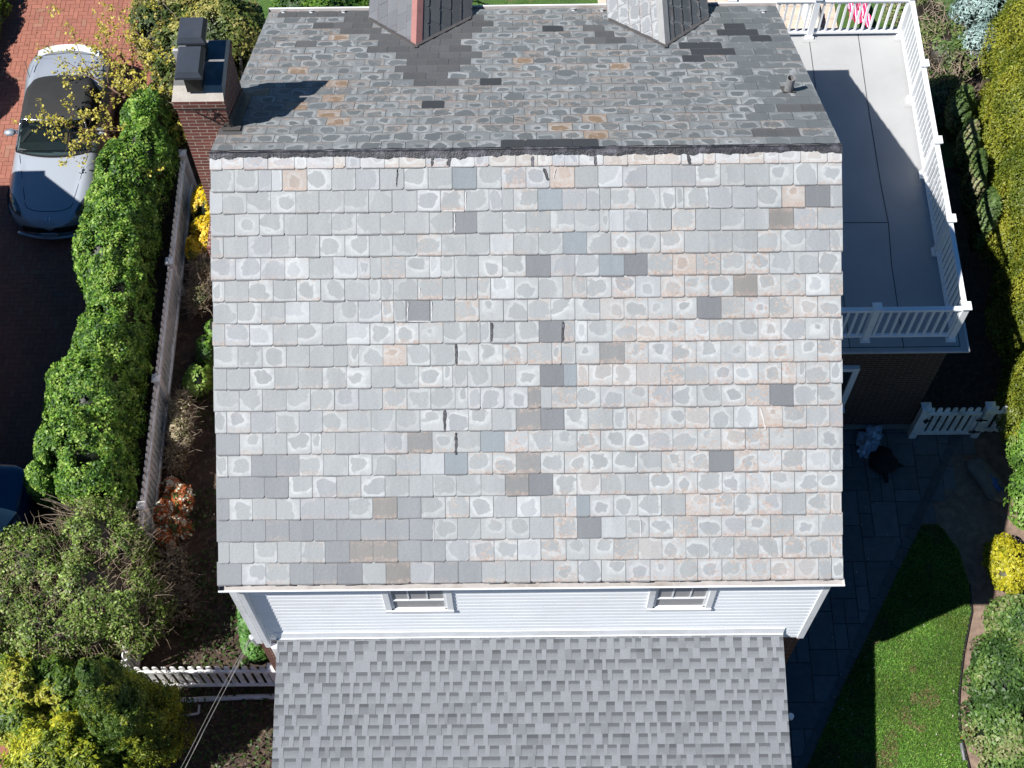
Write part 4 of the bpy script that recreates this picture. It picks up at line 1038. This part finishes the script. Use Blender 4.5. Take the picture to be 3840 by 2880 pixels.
# what shows through the glass: dark tub, seats, wheel
drape(cr,'interior',SEAT,[((-.68,1.50),(.68,1.50)),((-.68,1.9),(.68,1.9)),((-.66,2.35),(.66,2.35))],zt,OX,OY,.012)
for s_ in (-1,1):
    b=MB(); b.box(OX+s_*.33-.19,OX+s_*.33+.19,OY+1.98,OY+2.12,.90,1.06); b.box(OX+s_*.33-.11,OX+s_*.33+.11,OY+2.0,OY+2.1,1.06,1.16); child(b,'seat',SEAT,cr,bevel=.04)
b=MB(); b.tube([(OX+.33+.16*math.cos(k*math.pi/8),OY+1.80+.05*math.sin(k*math.pi/8),.98+.13*math.sin(k*math.pi/8)) for k in range(17)],.012,5); child(b,'steering_wheel',TRIM,cr)
b=MB(); b.box(OX-.66,OX+.66,OY+1.52,OY+1.70,.885,.915); child(b,'dashboard',mat('dash_plastic',(.05,.055,.055),.6,.1,9),cr,bevel=.01)
b=MB(); b.box(OX-.10,OX+.06,OY+1.95,OY+1.975,1.08,1.13); child(b,'rear_mirror',mat('pale_mirror',(.5,.52,.52),.3,.05,9),cr)
b=MB(); b.quad([(OX+.20,OY+1.63,.955),(OX+.26,OY+1.62,.955),(OX+.27,OY+1.81,1.065),(OX+.22,OY+1.81,1.065)]); child(b,'yellow_tag',mat('yellow_card',(.55,.30,.03),.6,.05,5),cr)
b=MB(); b.quad([(OX+.34,OY+1.60,.945),(OX+.50,OY+1.65,.965),(OX+.48,OY+1.72,1.0),(OX+.33,OY+1.67,.985)]); child(b,'paper_slip',mat('white_paper',(.5,.5,.5),.6,.05,5),cr)
# second car
c2=empty('sedan_car',(-9.15,-3.0,0),'dark blue sedan in deep shade at the left edge behind the hedge','car')
OX2,OY2=-9.20,-.66
b2,hw2,xh2,zt2=car(c2,OX2,OY2,4.6,.88,([0,.06,.2,.6,1.05,1.7,2.3,3.2,3.9,4.4,4.6],[.66,.78,.88,.93,.97,.98,.98,.97,.95,.9,.7]),([0,.5,1.5,3,4.6],[.10,.16,.2,.2,.2]),BPAINT,nose=.45,tail=.6,crease=False,dirn=-1)
b=MB(); rows=[]
for v in np.linspace(0,1,8):
    row=[]
    for u in np.linspace(-1,1,11): row.append((OX2+(.72-.14*v)*u,OY2-1.05-.75*v+.12*(1-u*u)*(1-v),.95+.42*v**.9+.02*(1-u*u)))
    rows.append(row)
for a,b_ in zip(rows,rows[1:]):
    for k in range(10): b.quad([a[k+1],a[k],b_[k],b_[k+1]])
child(b,'rear_window',mat('reflection_tint_glass',(.06,.085,.10),.06,.3,1.5,coat=1),c2,smooth=True)  # glass colour lightened to stand in for a bright sky reflection
b=MB(); last=rows[-1]; rr_=[last]
for t,z,w_ in ((2.3,1.43,.58),(3.0,1.42,.57),(3.4,1.36,.58),(3.6,1.3,.6)): rr_.append([(OX2+w_*u,OY2-t,z+.02*(1-u*u)) for u in np.linspace(-1,1,11)])
for a,b_ in zip(rr_,rr_[1:]):
    for k in range(10): b.quad([a[k+1],a[k],b_[k],b_[k+1]])
child(b,'roof',BPAINT,c2,smooth=True)
for s_ in (-1,1):
    b=MB(); b.quad([(OX2+s_*.78,OY2-1.2,.95),(OX2+s_*.60,OY2-1.85,1.36),(OX2+s_*.60,OY2-3.5,1.33),(OX2+s_*.78,OY2-4.0,.95)]); child(b,'side_window',CGLASS,c2)
    for t in (.85,3.7):
        b=MB(); n=18; x=OX2+s_*.80
        for k in range(n):
            a0,a1=k*2*math.pi/n,(k+1)*2*math.pi/n; p=lambda a,r_,xx:(xx,OY2-t+r_*math.cos(a),.32+r_*math.sin(a))
            b.quad([p(a0,.32,x-.1),p(a1,.32,x-.1),p(a1,.32,x+.1),p(a0,.32,x+.1)]); b.quad([p(a0,.32,x+s_*.1),p(a1,.32,x+s_*.1),p(a1,.0,x+s_*.1),p(a0,.0,x+s_*.1)])
        child(b,'wheel',RUB,c2)
# ================================================================ PLANTS
GREEN=[((.035,.09,.013),2),((.08,.18,.02),4),((.15,.28,.032),4),((.26,.38,.07),2)]
HK=dict(lump=.16,rough=.55,gap=.42,vary=.4,depth=.4,cs=9)
def shrub(name,loc,label,cat,blobs,n,size,pal,corec=(.012,.02,.008),group=None,tw=0,twm=None,twl=.3,twr=.008,seedn=1,coresc=.8,**kw):
    root=empty(name,(*loc,0),label,cat,group)
    if corec is not None: core('shade_core',root,blobs,corec,coresc)
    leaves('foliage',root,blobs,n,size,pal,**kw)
    if tw: twigcloud('twigs',root,blobs,tw,twl,twr,twm or TWIG,seed=seedn)
    mb=MB(); mb.tube([(loc[0],loc[1],0),(loc[0]+.03,loc[1],.4)],[.05,.03],6); child(mb,'stem',BARK,root)
    return root
shrub('hedge_shrub',(-6.95,3.6),'tall green leafy hedge shrub between silver convertible and white picket fence, the upper one','hedge',
 [(-7.0,6.0,1.15,.5,.7,1.05),(-6.95,5.2,1.2,.5,.8,1.1),(-7.2,4.5,1.2,.62,.75,1.15),(-7.25,3.7,1.15,.66,.9,1.2),(-7.3,2.9,1.2,.66,.9,1.2),(-7.15,2.2,1.15,.55,.6,1.1)],60000,.030,GREEN,**HK)
shrub('hedge_shrub',(-7.0,.6),'tall bulky green hedge shrub bulging over the dark driveway, the middle one','hedge',
 [(-7.05,1.6,1.1,.5,.8,1.15),(-7.15,.9,1.15,.62,.9,1.25),(-7.3,0.1,1.15,.76,.9,1.3),(-7.35,-.8,1.15,.8,.8,1.25),(-7.15,-1.4,1.1,.6,.5,1.15),(-7.95,-1.35,1.1,.3,.25,.9)],66000,.030,GREEN,**HK)
shrub('overgrown_shrub',(-7.3,-3.0),'large overgrown mixed shrub with bare brown twigs and small green leaves above the golden cypresses','shrub',
 [(-6.95,-2.4,1.1,.75,.7,1.0),(-7.8,-2.9,1.1,.85,.7,1.05),(-7.0,-3.3,1.15,1.0,.8,1.1),(-8.3,-3.4,1.0,.7,.6,1.0),(-7.4,-3.9,1.1,.9,.55,1.0),(-6.3,-3.5,1.0,.55,.7,.95),(-6.45,-2.6,1.0,.4,.5,.9),(-8.5,-4.1,.9,.6,.5,.9)],52000,.026,
 [((.07,.11,.025),2),((.12,.19,.035),4),((.19,.28,.05),4),((.26,.25,.12),1),((.28,.38,.10),1)],corec=(.04,.028,.02),tw=3600,twl=.40,twr=.005,twm=mat('pink_twigs',(.25,.19,.13),.85,.4,5),seedn=3,gap=.42,lump=.3,rough=.7,cs=7,vary=.4,depth=.5,ls=3)
mb=MB(); rq=random.Random(8)
root=empty('dead_branches',(-7.4,-1.9,0),'bare grey branches poking out of the gap between two green hedge shrubs','branches')
for i in range(14):
    p=Vector((-7.1,-2.0,1.2)); d=Vector((-rq.uniform(.4,1),rq.uniform(-.3,.6),rq.uniform(.5,1.1))).normalized(); pts=[p]
    for k in range(5): d=(d+Vector((rq.gauss(0,.2),rq.gauss(0,.2),rq.gauss(0,.1)))).normalized(); p=p+d*.2; pts.append(p)
    mb.tube(pts,[.016,.013,.011,.009,.006,.003],5)
child(mb,'branch',TWIG,root)
# golden conifers
GOLD=[((.09,.14,.012),2),((.20,.26,.018),3),((.38,.40,.025),3),((.52,.50,.04),2)]
def cypress(loc,top,h,r,label,pal,n,size=.05,bl=None,**kw):
    bl=bl or [(loc[0],loc[1],h*.28,r,r,h*.34),(loc[0]-.05,loc[1],h*.48,r*.78,r*.8,h*.3),(loc[0]-.08,loc[1]+.04,h*.68,r*.52,r*.55,h*.24),(loc[0]-.1,loc[1]+.05,h*.86,r*.27,r*.3,h*.16)]
    return shrub('cypress_tree',loc,label,'conifer',bl,n,size,pal,corec=(.02,.03,.008),asp=.32,rough=.5,lump=.22,ls=4,**{'upb':.9,**kw})
cypress((-5.95,-5.35),None,4.1,.66,'tall upright golden green cypress with dark shaded right side at the bottom left',[((.05,.10,.015),3),((.10,.16,.02),4),((.27,.30,.025),3)],46000,.030,upb=.05)
cypress((-7.0,-6.05),None,2.1,.95,'rounded bright golden cypress at the bottom edge, lowest of the three',GOLD,22000,.042,bl=[(-7.0,-6.0,1.1,.85,.75,1.1),(-6.5,-6.05,1.0,.5,.55,.95),(-7.55,-6.2,.8,.5,.5,.9)])
cypress((-8.0,-4.9),None,1.9,.9,'feathery yellow green cypress at the left edge below the overgrown shrub','' or [((.06,.12,.015),2),((.14,.22,.02),3),((.30,.34,.03),3),((.42,.40,.05),2)],24000,.045,bl=[(-7.9,-4.75,.9,.75,.5,1.05),(-8.5,-4.9,.8,.6,.5,.95),(-7.3,-4.75,.8,.5,.45,1.0),(-7.9,-5.2,.7,.5,.4,.85)])
# beds along the fence
shrub('yellow_flowering_shrub',(-5.9,4.3),'shrub with bright yellow flowers between the chimney foot and the picket fence','shrub',
 [(-5.95,4.6,.5,.26,.42,.55),(-5.85,4.0,.45,.28,.35,.5),(-6.12,3.7,.35,.18,.3,.35)],6500,.038,[((.12,.14,.02),2),((.5,.36,.01),3),((.75,.5,.01),3),((.85,.62,.08),2)],lump=.3)
shrub('dry_grass_clump',(-6.0,3.0),'brown dry twiggy clump beside the upper part of the picket fence','shrub',
 [(-5.98,3.3,.3,.22,.35,.35),(-5.95,2.75,.3,.22,.35,.35)],2600,.025,[((.16,.11,.06),2),((.26,.2,.11),3),((.12,.14,.05),1)],corec=(.04,.03,.02),tw=500,twl=.3,twr=.005,seedn=5)
shrub('laurel_shrub',(-5.8,1.2),'small bright green leafy shrub between the two dry clumps by the fence','shrub',
 [(-5.8,1.0,.4,.24,.4,.45),(-5.72,1.6,.4,.2,.3,.4),(-5.6,2.0,.4,.18,.2,.4)],3800,.04,GREEN)
TANL=[((.20,.15,.08),2),((.33,.27,.16),3),((.45,.38,.26),2),((.14,.15,.05),1)]
shrub('tan_grass_shrub',(-6.05,0.0),'pale tan feathery shrub leaning on the middle of the picket fence','shrub',
 [(-6.02,.35,.42,.22,.35,.45),(-6.0,-.1,.4,.22,.35,.42),(-6.06,-.5,.35,.2,.3,.35)],4200,.035,TANL,corec=(.06,.045,.03),tw=500,twl=.26,twr=.005,seedn=6,asp=.25,rough=.8)
shrub('azalea_shrub',(-6.0,-1.5),'azalea with rusty orange leaves and creamy white flowers','shrub',
 [(-6.08,-1.1,.5,.2,.22,.35),(-5.88,-1.35,.45,.2,.25,.35),(-6.12,-1.55,.5,.18,.25,.38),(-5.9,-1.8,.4,.22,.22,.33),(-6.08,-2.0,.35,.2,.2,.3)],5600,.036,[((.10,.13,.04),2),((.38,.10,.03),3),((.50,.16,.05),3),((.62,.60,.45),2),((.75,.73,.6),1)],lump=.5,cs=9,rough=.8,depth=.6,gap=.4,corec=(.03,.035,.015),coresc=.6)
shrub('bare_twig_shrub',(-5.95,-2.8),'low brown bare twiggy shrub in the shaded bed below the azalea','shrub',
 [(-5.95,-2.5,.28,.25,.4,.35),(-5.8,-3.1,.25,.25,.35,.3)],500,.03,TANL,corec=(.03,.022,.015),tw=420,twl=.3,twr=.006,seedn=7)
shrub('box_shrub',(-4.25,-4.0),'small clipped green shrub at the bottom left corner of the house','shrub',
 [(-4.4,-3.55,.9,.22,.5,.75),(-4.32,-4.05,.85,.27,.3,.7)],5200,.03,[((.05,.13,.02),2),((.09,.22,.04),3),((.14,.30,.06),2)])
# ground cover under the left side
P=RNG.uniform((-6.2,-6.8),(-4.0,4.8),(9000,2)); P=P[vnoise(np.column_stack([P,P[:,0]*0]),1.6)>.45]; n=len(P)
P3=np.column_stack([P,RNG.uniform(.02,.14,n)]); nor=nrm(RNG.normal(size=(n,3))*.4+[0,0,1]); a=nrm(np.cross(nor,RNG.normal(size=(n,3)))); b_=np.cross(nor,a); s_=RNG.uniform(.02,.05,n)[:,None]
col=np.array([(.035,.08,.012),(.06,.12,.02),(.07,.05,.03),(.12,.09,.05)])[RNG.choice(4,n,p=[.4,.25,.2,.15])]
tag(np_mesh('ground_cover',np.stack([P3-a*s_,P3+b_*s_*.5,P3+a*s_,P3-b_*s_*.5],1).reshape(-1,3),np.arange(n*4).reshape(-1,4),np.repeat(col,4,0),LEAF),'low green leaves and brown litter in the shaded bed between fence and house','ground cover',kind='stuff')
# budding maple over the car
mt=empty('budding_tree',(-7.15,5.9,0),'small tree with sparse yellow buds on brown branches spreading over the silver convertible','tree')
rq=random.Random(21); mb=MB(); tips=[]
def grow(p,d,r,L,lev):
    pts=[p]; rs_=[r]
    for k in range(4):
        d=(d+Vector((rq.gauss(0,.16),rq.gauss(0,.16),rq.gauss(0,.08)))).normalized(); p=p+d*L/4; pts.append(p); rs_.append(r*(1-.14*(k+1)))
        if lev>0 and k>=1:
            for j in range(2):
                dd=(d+Vector((rq.gauss(0,.75),rq.gauss(0,.75),rq.gauss(.0,.35)))).normalized(); grow(p,dd,rs_[-1]*.6,L*.62,lev-1)
        if lev<=1: tips.append(Vector(p))
    mb.tube(pts,rs_,5 if lev>1 else 4,cap=False); tips.append(p)
for k in range(7):
    a=k*.9+rq.random()*.4; grow(Vector((-7.2,6.7,.35)),Vector((math.cos(a)*.75-.2,math.sin(a)*.75,.85)).normalized(),.032,1.5,2)
child(mb,'branches',mat('maple_bark',(.17,.10,.07),.8,.3,9),mt)
tp=np.array([list(t) for t in tips]); tp=tp[RNG.permutation(len(tp))[:760]]; n=len(tp)*9
P=np.repeat(tp,9,0)+RNG.normal(0,.035,(n,3)); nor=nrm(RNG.normal(size=(n,3))*.6+[0,0,.8]); a=nrm(np.cross(nor,RNG.normal(size=(n,3)))); b_=np.cross(nor,a); s_=RNG.uniform(.018,.036,n)[:,None]
col=np.array([(.36,.32,.04),(.50,.43,.05),(.28,.28,.05),(.55,.47,.12)])[RNG.choice(4,n)]
np_mesh('buds',np.stack([P-a*s_,P+b_*s_*.7,P+a*s_,P-b_*s_*.7],1).reshape(-1,3),np.arange(n*4).reshape(-1,4),np.repeat(col,4,0),LEAF,mt)
OLIVE=[((.05,.08,.02),2),((.10,.14,.03),3),((.20,.22,.05),2),((.34,.31,.09),2)]
shrub('olive_shrub',(-6.2,7.6),'olive green leafy shrub with yellow tips behind the chimney','shrub',
 [(-6.6,6.6,1.0,.5,.7,1.1),(-6.3,7.7,1.0,.8,.8,1.2),(-7.1,8.3,.9,.6,.7,1.0),(-5.6,8.3,.9,.7,.7,1.0),(-6.9,9.2,.8,.8,.6,.9)],17000,.042,OLIVE,tw=500,twl=.45,twr=.008,seedn=9,gap=.45)
gtree=empty('grey_trunk_tree',(-5.3,7.4,0),'cluster of slim grey trunks rising behind the chimney','tree')
mb=MB(); 
for k in range(4): x=-5.7+k*.17; mb.tube([(x,7.2+k*.1,0),(x-.1,7.4,.8),(x-.22+k*.08,7.7,1.5),(x-.15,8.0,2.1)],[.045,.038,.03,.015],7)
child(mb,'trunk',mat('grey_bark',(.24,.21,.18),.85,.2,14),gtree)
leaves('crown',gtree,[(-5.7,7.9,1.8,.8,.7,.6)],4500,.035,OLIVE,gap=.5)
shrub('conifer_shrub',(-4.2,8.2),'dark green spreading conifer shrub at the back left corner of the house','shrub',
 [(-4.1,7.6,.7,.6,.6,.8),(-3.6,8.6,.8,.8,.8,.9),(-4.4,9.3,.6,.6,.6,.7),(-4.35,6.3,.35,.35,.5,.4)],13000,.04,[((.02,.06,.01),2),((.05,.12,.015),3),((.10,.2,.02),2),((.16,.27,.04),1)],gap=.4)
bt=empty('bare_tree',(-1.5,12.0,0),'bare dark branched tree standing on the back lawn','tree')
tips=[]; mb=MB(); rq=random.Random(4)
for k in range(5):
    a=k*1.25; grow(Vector((-2.2,10.9,.05)),Vector((math.cos(a),math.sin(a)*.7,.6)).normalized(),.05,1.7,2)
child(mb,'branches',mat('dark_bark',(.03,.025,.02),.9,.2,9),bt)
# top-left hedge and the round shrub that throws a shadow
shrub('clipped_hedge',(-10.75,9.6),'green clipped hedge in the top left corner beside the driveway','hedge',
 [(-11.2,8.4,.35,.4,.6,.4),(-11.1,9.3,.35,.45,.7,.45),(-11.05,10.3,.35,.5,.8,.45)],9000,.04,[((.05,.12,.015),2),((.09,.19,.02),3),((.15,.26,.03),2)])
shrub('round_shrub',(-11.95,7.25),'round evergreen standing left of the driveway','shrub',
 [(-12.15,7.1,2.0,.62,.62,.7),(-12.2,6.7,2.3,.35,.35,.4)],7000,.045,GREEN)
# right-hand side
AB=[((.10,.14,.014),2),((.16,.19,.018),3),((.21,.235,.02),3),((.29,.29,.03),2)]
def arbor(y0,y1,x,h,label,n):
    b=[]; 
    m_=(y0+y1)/2; ry=abs(y1-y0)/2
    for k,(zz,rx) in enumerate(((h*.3,1.0),(h*.55,.85),(h*.78,.55))): b.append((x,m_,zz,rx,ry*(1.18-.12*k),h*.32))
    shrub('arborvitae',(x,m_),label,'conifer hedge',b,int(n*2.1),.027,AB,corec=(.09,.11,.012),asp=.4,upb=.3,rough=.5,lump=.07,ls=3.5,gap=.2,depth=.12,coresc=.86,group='sheared yellow-green evergreens along the right edge')
arbor(8.6,6.2,9.9,3.6,'sheared yellow-green evergreen at the top right, highest in the row',15000)
arbor(6.7,4.4,9.35,3.5,'sheared yellow-green evergreen second from the top of the right-hand row',20000)
arbor(4.9,2.5,9.25,3.3,'sheared yellow-green evergreen third from the top of the right-hand row',20000)
arbor(3.0,.6,9.2,3.0,'sheared yellow-green evergreen opposite the front end of the deck railing',20000)
arbor(1.1,-.9,9.1,2.4,'lowest sheared yellow-green evergreen of the row, just above the picket fence',15000)
shrub('privet_shrub',(8.7,-1.1),'mid green clipped shrub at the right edge below the picket fence','shrub',
 [(8.75,-.75,.9,.6,.7,1.1),(8.6,-1.6,.8,.55,.6,.95)],13000,.036,[((.06,.13,.02),2),((.11,.22,.03),3),((.18,.32,.05),3),((.28,.4,.12),1)])
shrub('golden_mound_shrub',(7.95,-2.6),'round bright yellow shrub at the edge of the shade in the mulch bed','shrub',
 [(7.98,-2.62,.32,.40,.5,.38)],6000,.03,[((.20,.22,.01),2),((.36,.34,.015),3),((.50,.45,.025),3)],corec=(.05,.05,.01),lump=.22,rough=.6,gap=.38,ls=4)
shrub('boxwood_hedge',(7.6,-5.0),'wide mottled green boxwood mass at the bottom right beside the lawn','hedge',
 [(7.95,-3.7,.55,.6,.55,.6),(7.55,-4.5,.55,.62,.7,.6),(8.3,-4.6,.7,.7,.8,.8),(7.45,-5.3,.5,.62,.6,.55),(7.6,-6.1,.5,.65,.6,.55),(8.3,-5.8,.7,.7,.8,.8)],34000,.034,
 [((.04,.09,.02),3),((.07,.14,.028),4),((.11,.20,.04),3),((.18,.25,.07),2),((.30,.30,.15),.6)],rough=.6,lump=.18)
BSH=[((.07,.12,.03),3),((.12,.19,.05),3),((.20,.26,.08),2),((.26,.24,.13),1)]
shrub('rail_shade_shrub',(7.75,3.6),'tall broadleaf shrub striped by the shadow of the deck railing','shrub',
 [(8.28,6.2,.9,.2,.4,.8),(8.3,5.4,1.0,.17,.45,.9),(8.3,4.5,1.0,.16,.45,.9),(8.32,3.7,1.0,.16,.4,.95)],9000,.036,BSH)
shrub('tangled_shrub',(8.3,7.4),'tangled bare twigs with green leaves at the top right beside the deck','shrub',
 [(8.3,7.0,.35,.6,.7,.5),(8.5,8.2,.4,.7,.7,.6),(8.0,9.2,.3,.6,.6,.5)],6500,.038,BSH,corec=(.03,.025,.018),tw=750,twl=.45,twr=.009,seedn=12,gap=.5)
shrub('blue_spruce',(9.2,8.9),'pale blue-green spruce tips at the top right corner','conifer',
 [(9.15,8.9,.9,.6,.6,1.0),(9.0,8.1,.6,.4,.35,.7)],5500,.05,[((.22,.32,.30),2),((.34,.46,.44),3),((.2,.27,.25),1)],asp=.25,corec=(.05,.07,.06))
# ================================================================ SMALL THINGS
mb=MB(); rq=random.Random(31)
mb.tube([(-6.1,-4.68,.05),(-5.2,-4.64,.06),(-4.6,-4.62,.07),(-3.9,-4.62,.08)],.045,8); 
tag(mb.build('drain_pipe',mat('white_pipe',(.55,.57,.58),.5,.1,4,dirt=(.3,.32,.25))),'long white pipe lying on the ground at the foot of the short fence','pipe')
mb=MB(); mb.tube([(-6.0,-4.98,.05),(-5.35,-4.88,.06)],.02,6); mb.tube([(-5.35,-4.88,.06),(-5.35,-4.74,.06)],.02,6)
tag(mb.build('metal_rod',ALU),'thin grey bent rod lying in the dark bed by the long white pipe','rod')
wr_=empty('service_cable',(-4.0,-4.6,3.0),'pale twisted overhead wires fanning down from the left front corner of the house','cable')
for k,(x2,z2) in enumerate(((-5.15,3.9),(-4.98,3.9),(-4.9,3.95))):
    mb=MB(); pts=[]
    for i in range(15):
        t=i/14; a=Vector((-4.03,-4.50,2.95)); b_=Vector((x2-1.0,-9.3,z2)); p=a.lerp(b_,t); p.z-=.35*math.sin(math.pi*t); p.x+=.03*math.sin(t*9+k)*(k-1)
        pts.append(p)
    mb.tube(pts,.003,5); child(mb,'wire',mat('pale_wire',(.22,.21,.2),.6,.1,9),wr_)
mb=MB(); mb.tube([(-3.98,-4.58,2.75),(-4.02,-4.57,3.0),(-4.05,-4.52,2.93)],.03,8); child(mb,'weatherhead',ALU,wr_)
def crumple(name,label,cat,c,rx,ry,rz,m,rot=0,seedn=1,amp=.5,fr_=2.2,n=26,flat=False):
    V=[];Fq=[]
    for i in range(n):
        for j in range(n//2+1):
            u=i/n*2*math.pi; v=-math.pi/2+j/(n//2)*math.pi; d=np.array([math.cos(v)*math.cos(u),math.cos(v)*math.sin(u),math.sin(v)])
            V.append(d)
    V=np.array(V); k=1+amp*(vnoise(V+seedn*3.3+4,fr_)-.5)*2+amp*.5*(vnoise(V+seedn*5,fr_*2.6)-.5)
    V=V*k[:,None]*[rx,ry,rz]; c_,s_=math.cos(rot),math.sin(rot)
    V=np.column_stack([V[:,0]*c_-V[:,1]*s_,V[:,0]*s_+V[:,1]*c_,V[:,2]]); V[:,2]=np.maximum(V[:,2],-rz*.8)
    V=V+np.array([c[0],c[1],c[2]+rz*.8]); hN=n//2+1
    for i in range(n):
        for j in range(n//2): Fq.append([i*hN+j,((i+1)%n)*hN+j,((i+1)%n)*hN+j+1,i*hN+j+1])
    o=np_mesh(name,V,np.array(Fq),np.ones(3),m); o.data.polygons.foreach_set('use_smooth',[not flat]*len(o.data.polygons))
    return tag(o,label,cat)
crumple('plastic_bag','crumpled pale plastic bag on the shaded stone slabs below the porch wall','bag',(6.03,-.2,.03),.17,.27,.12,mat('pale_plastic',(.35,.42,.5),.35,.5,14),rot=-.5,seedn=2,amp=.7,fr_=3.6,n=40,flat=True)
bag=crumple('black_bag','soft black bag with two stub handles on the shaded stone slabs','bag',(6.2,-.58,.03),.24,.26,.16,mat('black_cloth',(.008,.008,.009),.9,.2,9),seedn=5,amp=.25)
mb=MB(); mb.tube([(6.38,-.64,.1),(6.5,-.66,.12),(6.55,-.65,.08)],[.05,.035,.02],7); mb.tube([(6.22,-.8,.1),(6.23,-.9,.09),(6.24,-.96,.06)],[.05,.035,.025],7); mb.build('handles',bag.data.materials[0],bag)
rk=mat('pale_rock',(.16,.145,.125),.9,.2,6,bmp=.4)
mb=MB(); 
pts=[(7.72,-.82),(7.70,-.72),(7.74,-.60),(7.84,-.53),(7.96,-.56),(8.02,-.7),(8.0,-.9),(8.06,-1.1),(8.14,-1.25),(8.2,-1.36),(8.1,-1.4),(7.98,-1.3),(7.84,-1.12),(7.76,-.98)]
crumple('pale_rock','long pale rock lying in deep shade left of the right-hand hedge','rock',(7.93,-.93,0),.19,.47,.16,rk,rot=.5,seedn=9,amp=.25,fr_=1.6)
crumple('blue_cloth','crumpled blue cloth draped over the long pale rock','cloth',(8.0,-1.0,.2),.08,.24,.05,mat('blue_fabric',(.02,.09,.30),.7,.3,14),rot=.6,seedn=4,amp=.5,fr_=3)
for (px,py,lb) in ((6.86,-5.42,'small garden light with orange top standing at the lawn edging, the left one'),(6.97,-5.33,'small garden light with orange top under the boxwood, the right one')):
    g_=empty('garden_light',(px,py,0),lb,'garden light','orange topped garden lights')
    mb=MB(); mb.tube([(px,py,0),(px,py,.18)],.009,6); child(mb,'stake',IRON,g_)
    mb=MB(); mb.prism([(px+.028*math.cos(k*math.pi/5),py+.028*math.sin(k*math.pi/5)) for k in range(10)],.18,.21); child(mb,'cap',mat('orange_plastic',(.8,.22,.04),.4,.05,9),g_)
mb=MB(); mb.tube([(6.87,-5.75,.06),(6.86,-5.6,.07),(6.86,-5.48,.06)],.028,8); tag(mb.build('edging_pipe',mat('grey_pipe',(.13,.13,.14),.5,.1,9)),'short grey pipe lying on the black lawn edging below the garden lights','pipe')
# towel on the terrace behind the railing
STR,nt,bs=newmat('striped_towel'); tc=N(nt,'TexCoord').outputs['Object']; wv=N(nt,'TexWave'); wv.inputs['Scale'].default_value=2.6; wv.inputs['Distortion'].default_value=2.5; wv.inputs['Detail'].default_value=2; nt.links.new(tc,wv.inputs['Vector'])
nt.links.new(ramp(nt,wv.outputs['Fac'],[(.4,(.75,.02,.10)),(.5,(.8,.78,.8)),(.75,(.8,.78,.8)),(.85,(.6,.02,.15))]),bs.inputs['Base Color']); bs.inputs['Roughness'].default_value=.9
mb=MB()
for i in range(10):
    for j in range(14):
        f_=lambda i,j:(6.62+i*.05+.03*math.sin(j*.9),9.05+j*.07,.45+.06*math.sin(i*1.3+j*.4)-.02*i)
        mb.quad([f_(i,j),f_(i+1,j),f_(i+1,j+1),f_(i,j+1)])
tag(mb.build('striped_towel',STR,smooth=True),'pink and white striped towel seen through the back deck railing','towel')
crumple('white_cushion','white crumpled cushion left of the striped towel behind the railing','cushion',(5.95,9.4,0),.2,.5,.2,mat('white_cloth',(.6,.58,.52),.8,.05,5),seedn=7,amp=.25)

# fallen leaves and specks on lawn, path, driveway and deck
def litter(name,label,x0,x1,y0,y1,z,n,pal):
    P=np.column_stack([RNG.uniform(x0,x1,n),RNG.uniform(y0,y1,n),np.full(n,z)]); nor=nrm(RNG.normal(size=(n,3))*.25+[0,0,1]); a=nrm(np.cross(nor,RNG.normal(size=(n,3)))); b=np.cross(nor,a); q=RNG.uniform(.008,.022,n)[:,None]
    col=np.array(pal)[RNG.integers(0,len(pal),n)]
    tag(np_mesh(name,np.stack([P-a*q,P+b*q*.6,P+a*q,P-b*q*.6],1).reshape(-1,3),np.arange(n*4).reshape(-1,4),np.repeat(col,4,0),LEAF),label,'leaf litter',kind='stuff')
TANP=[(.30,.22,.12),(.20,.13,.07),(.40,.34,.22),(.5,.5,.4)]
litter('leaf_litter','small tan fallen leaves and petals on the lawn and shaded path',4.6,7.6,-6.0,-1.2,.075,170,TANP)
litter('leaf_litter','yellow fallen buds and specks on the brick driveway',-10.3,-8.0,4.0,10.0,.045,200,[(.4,.34,.08),(.3,.24,.08),(.16,.1,.05)])
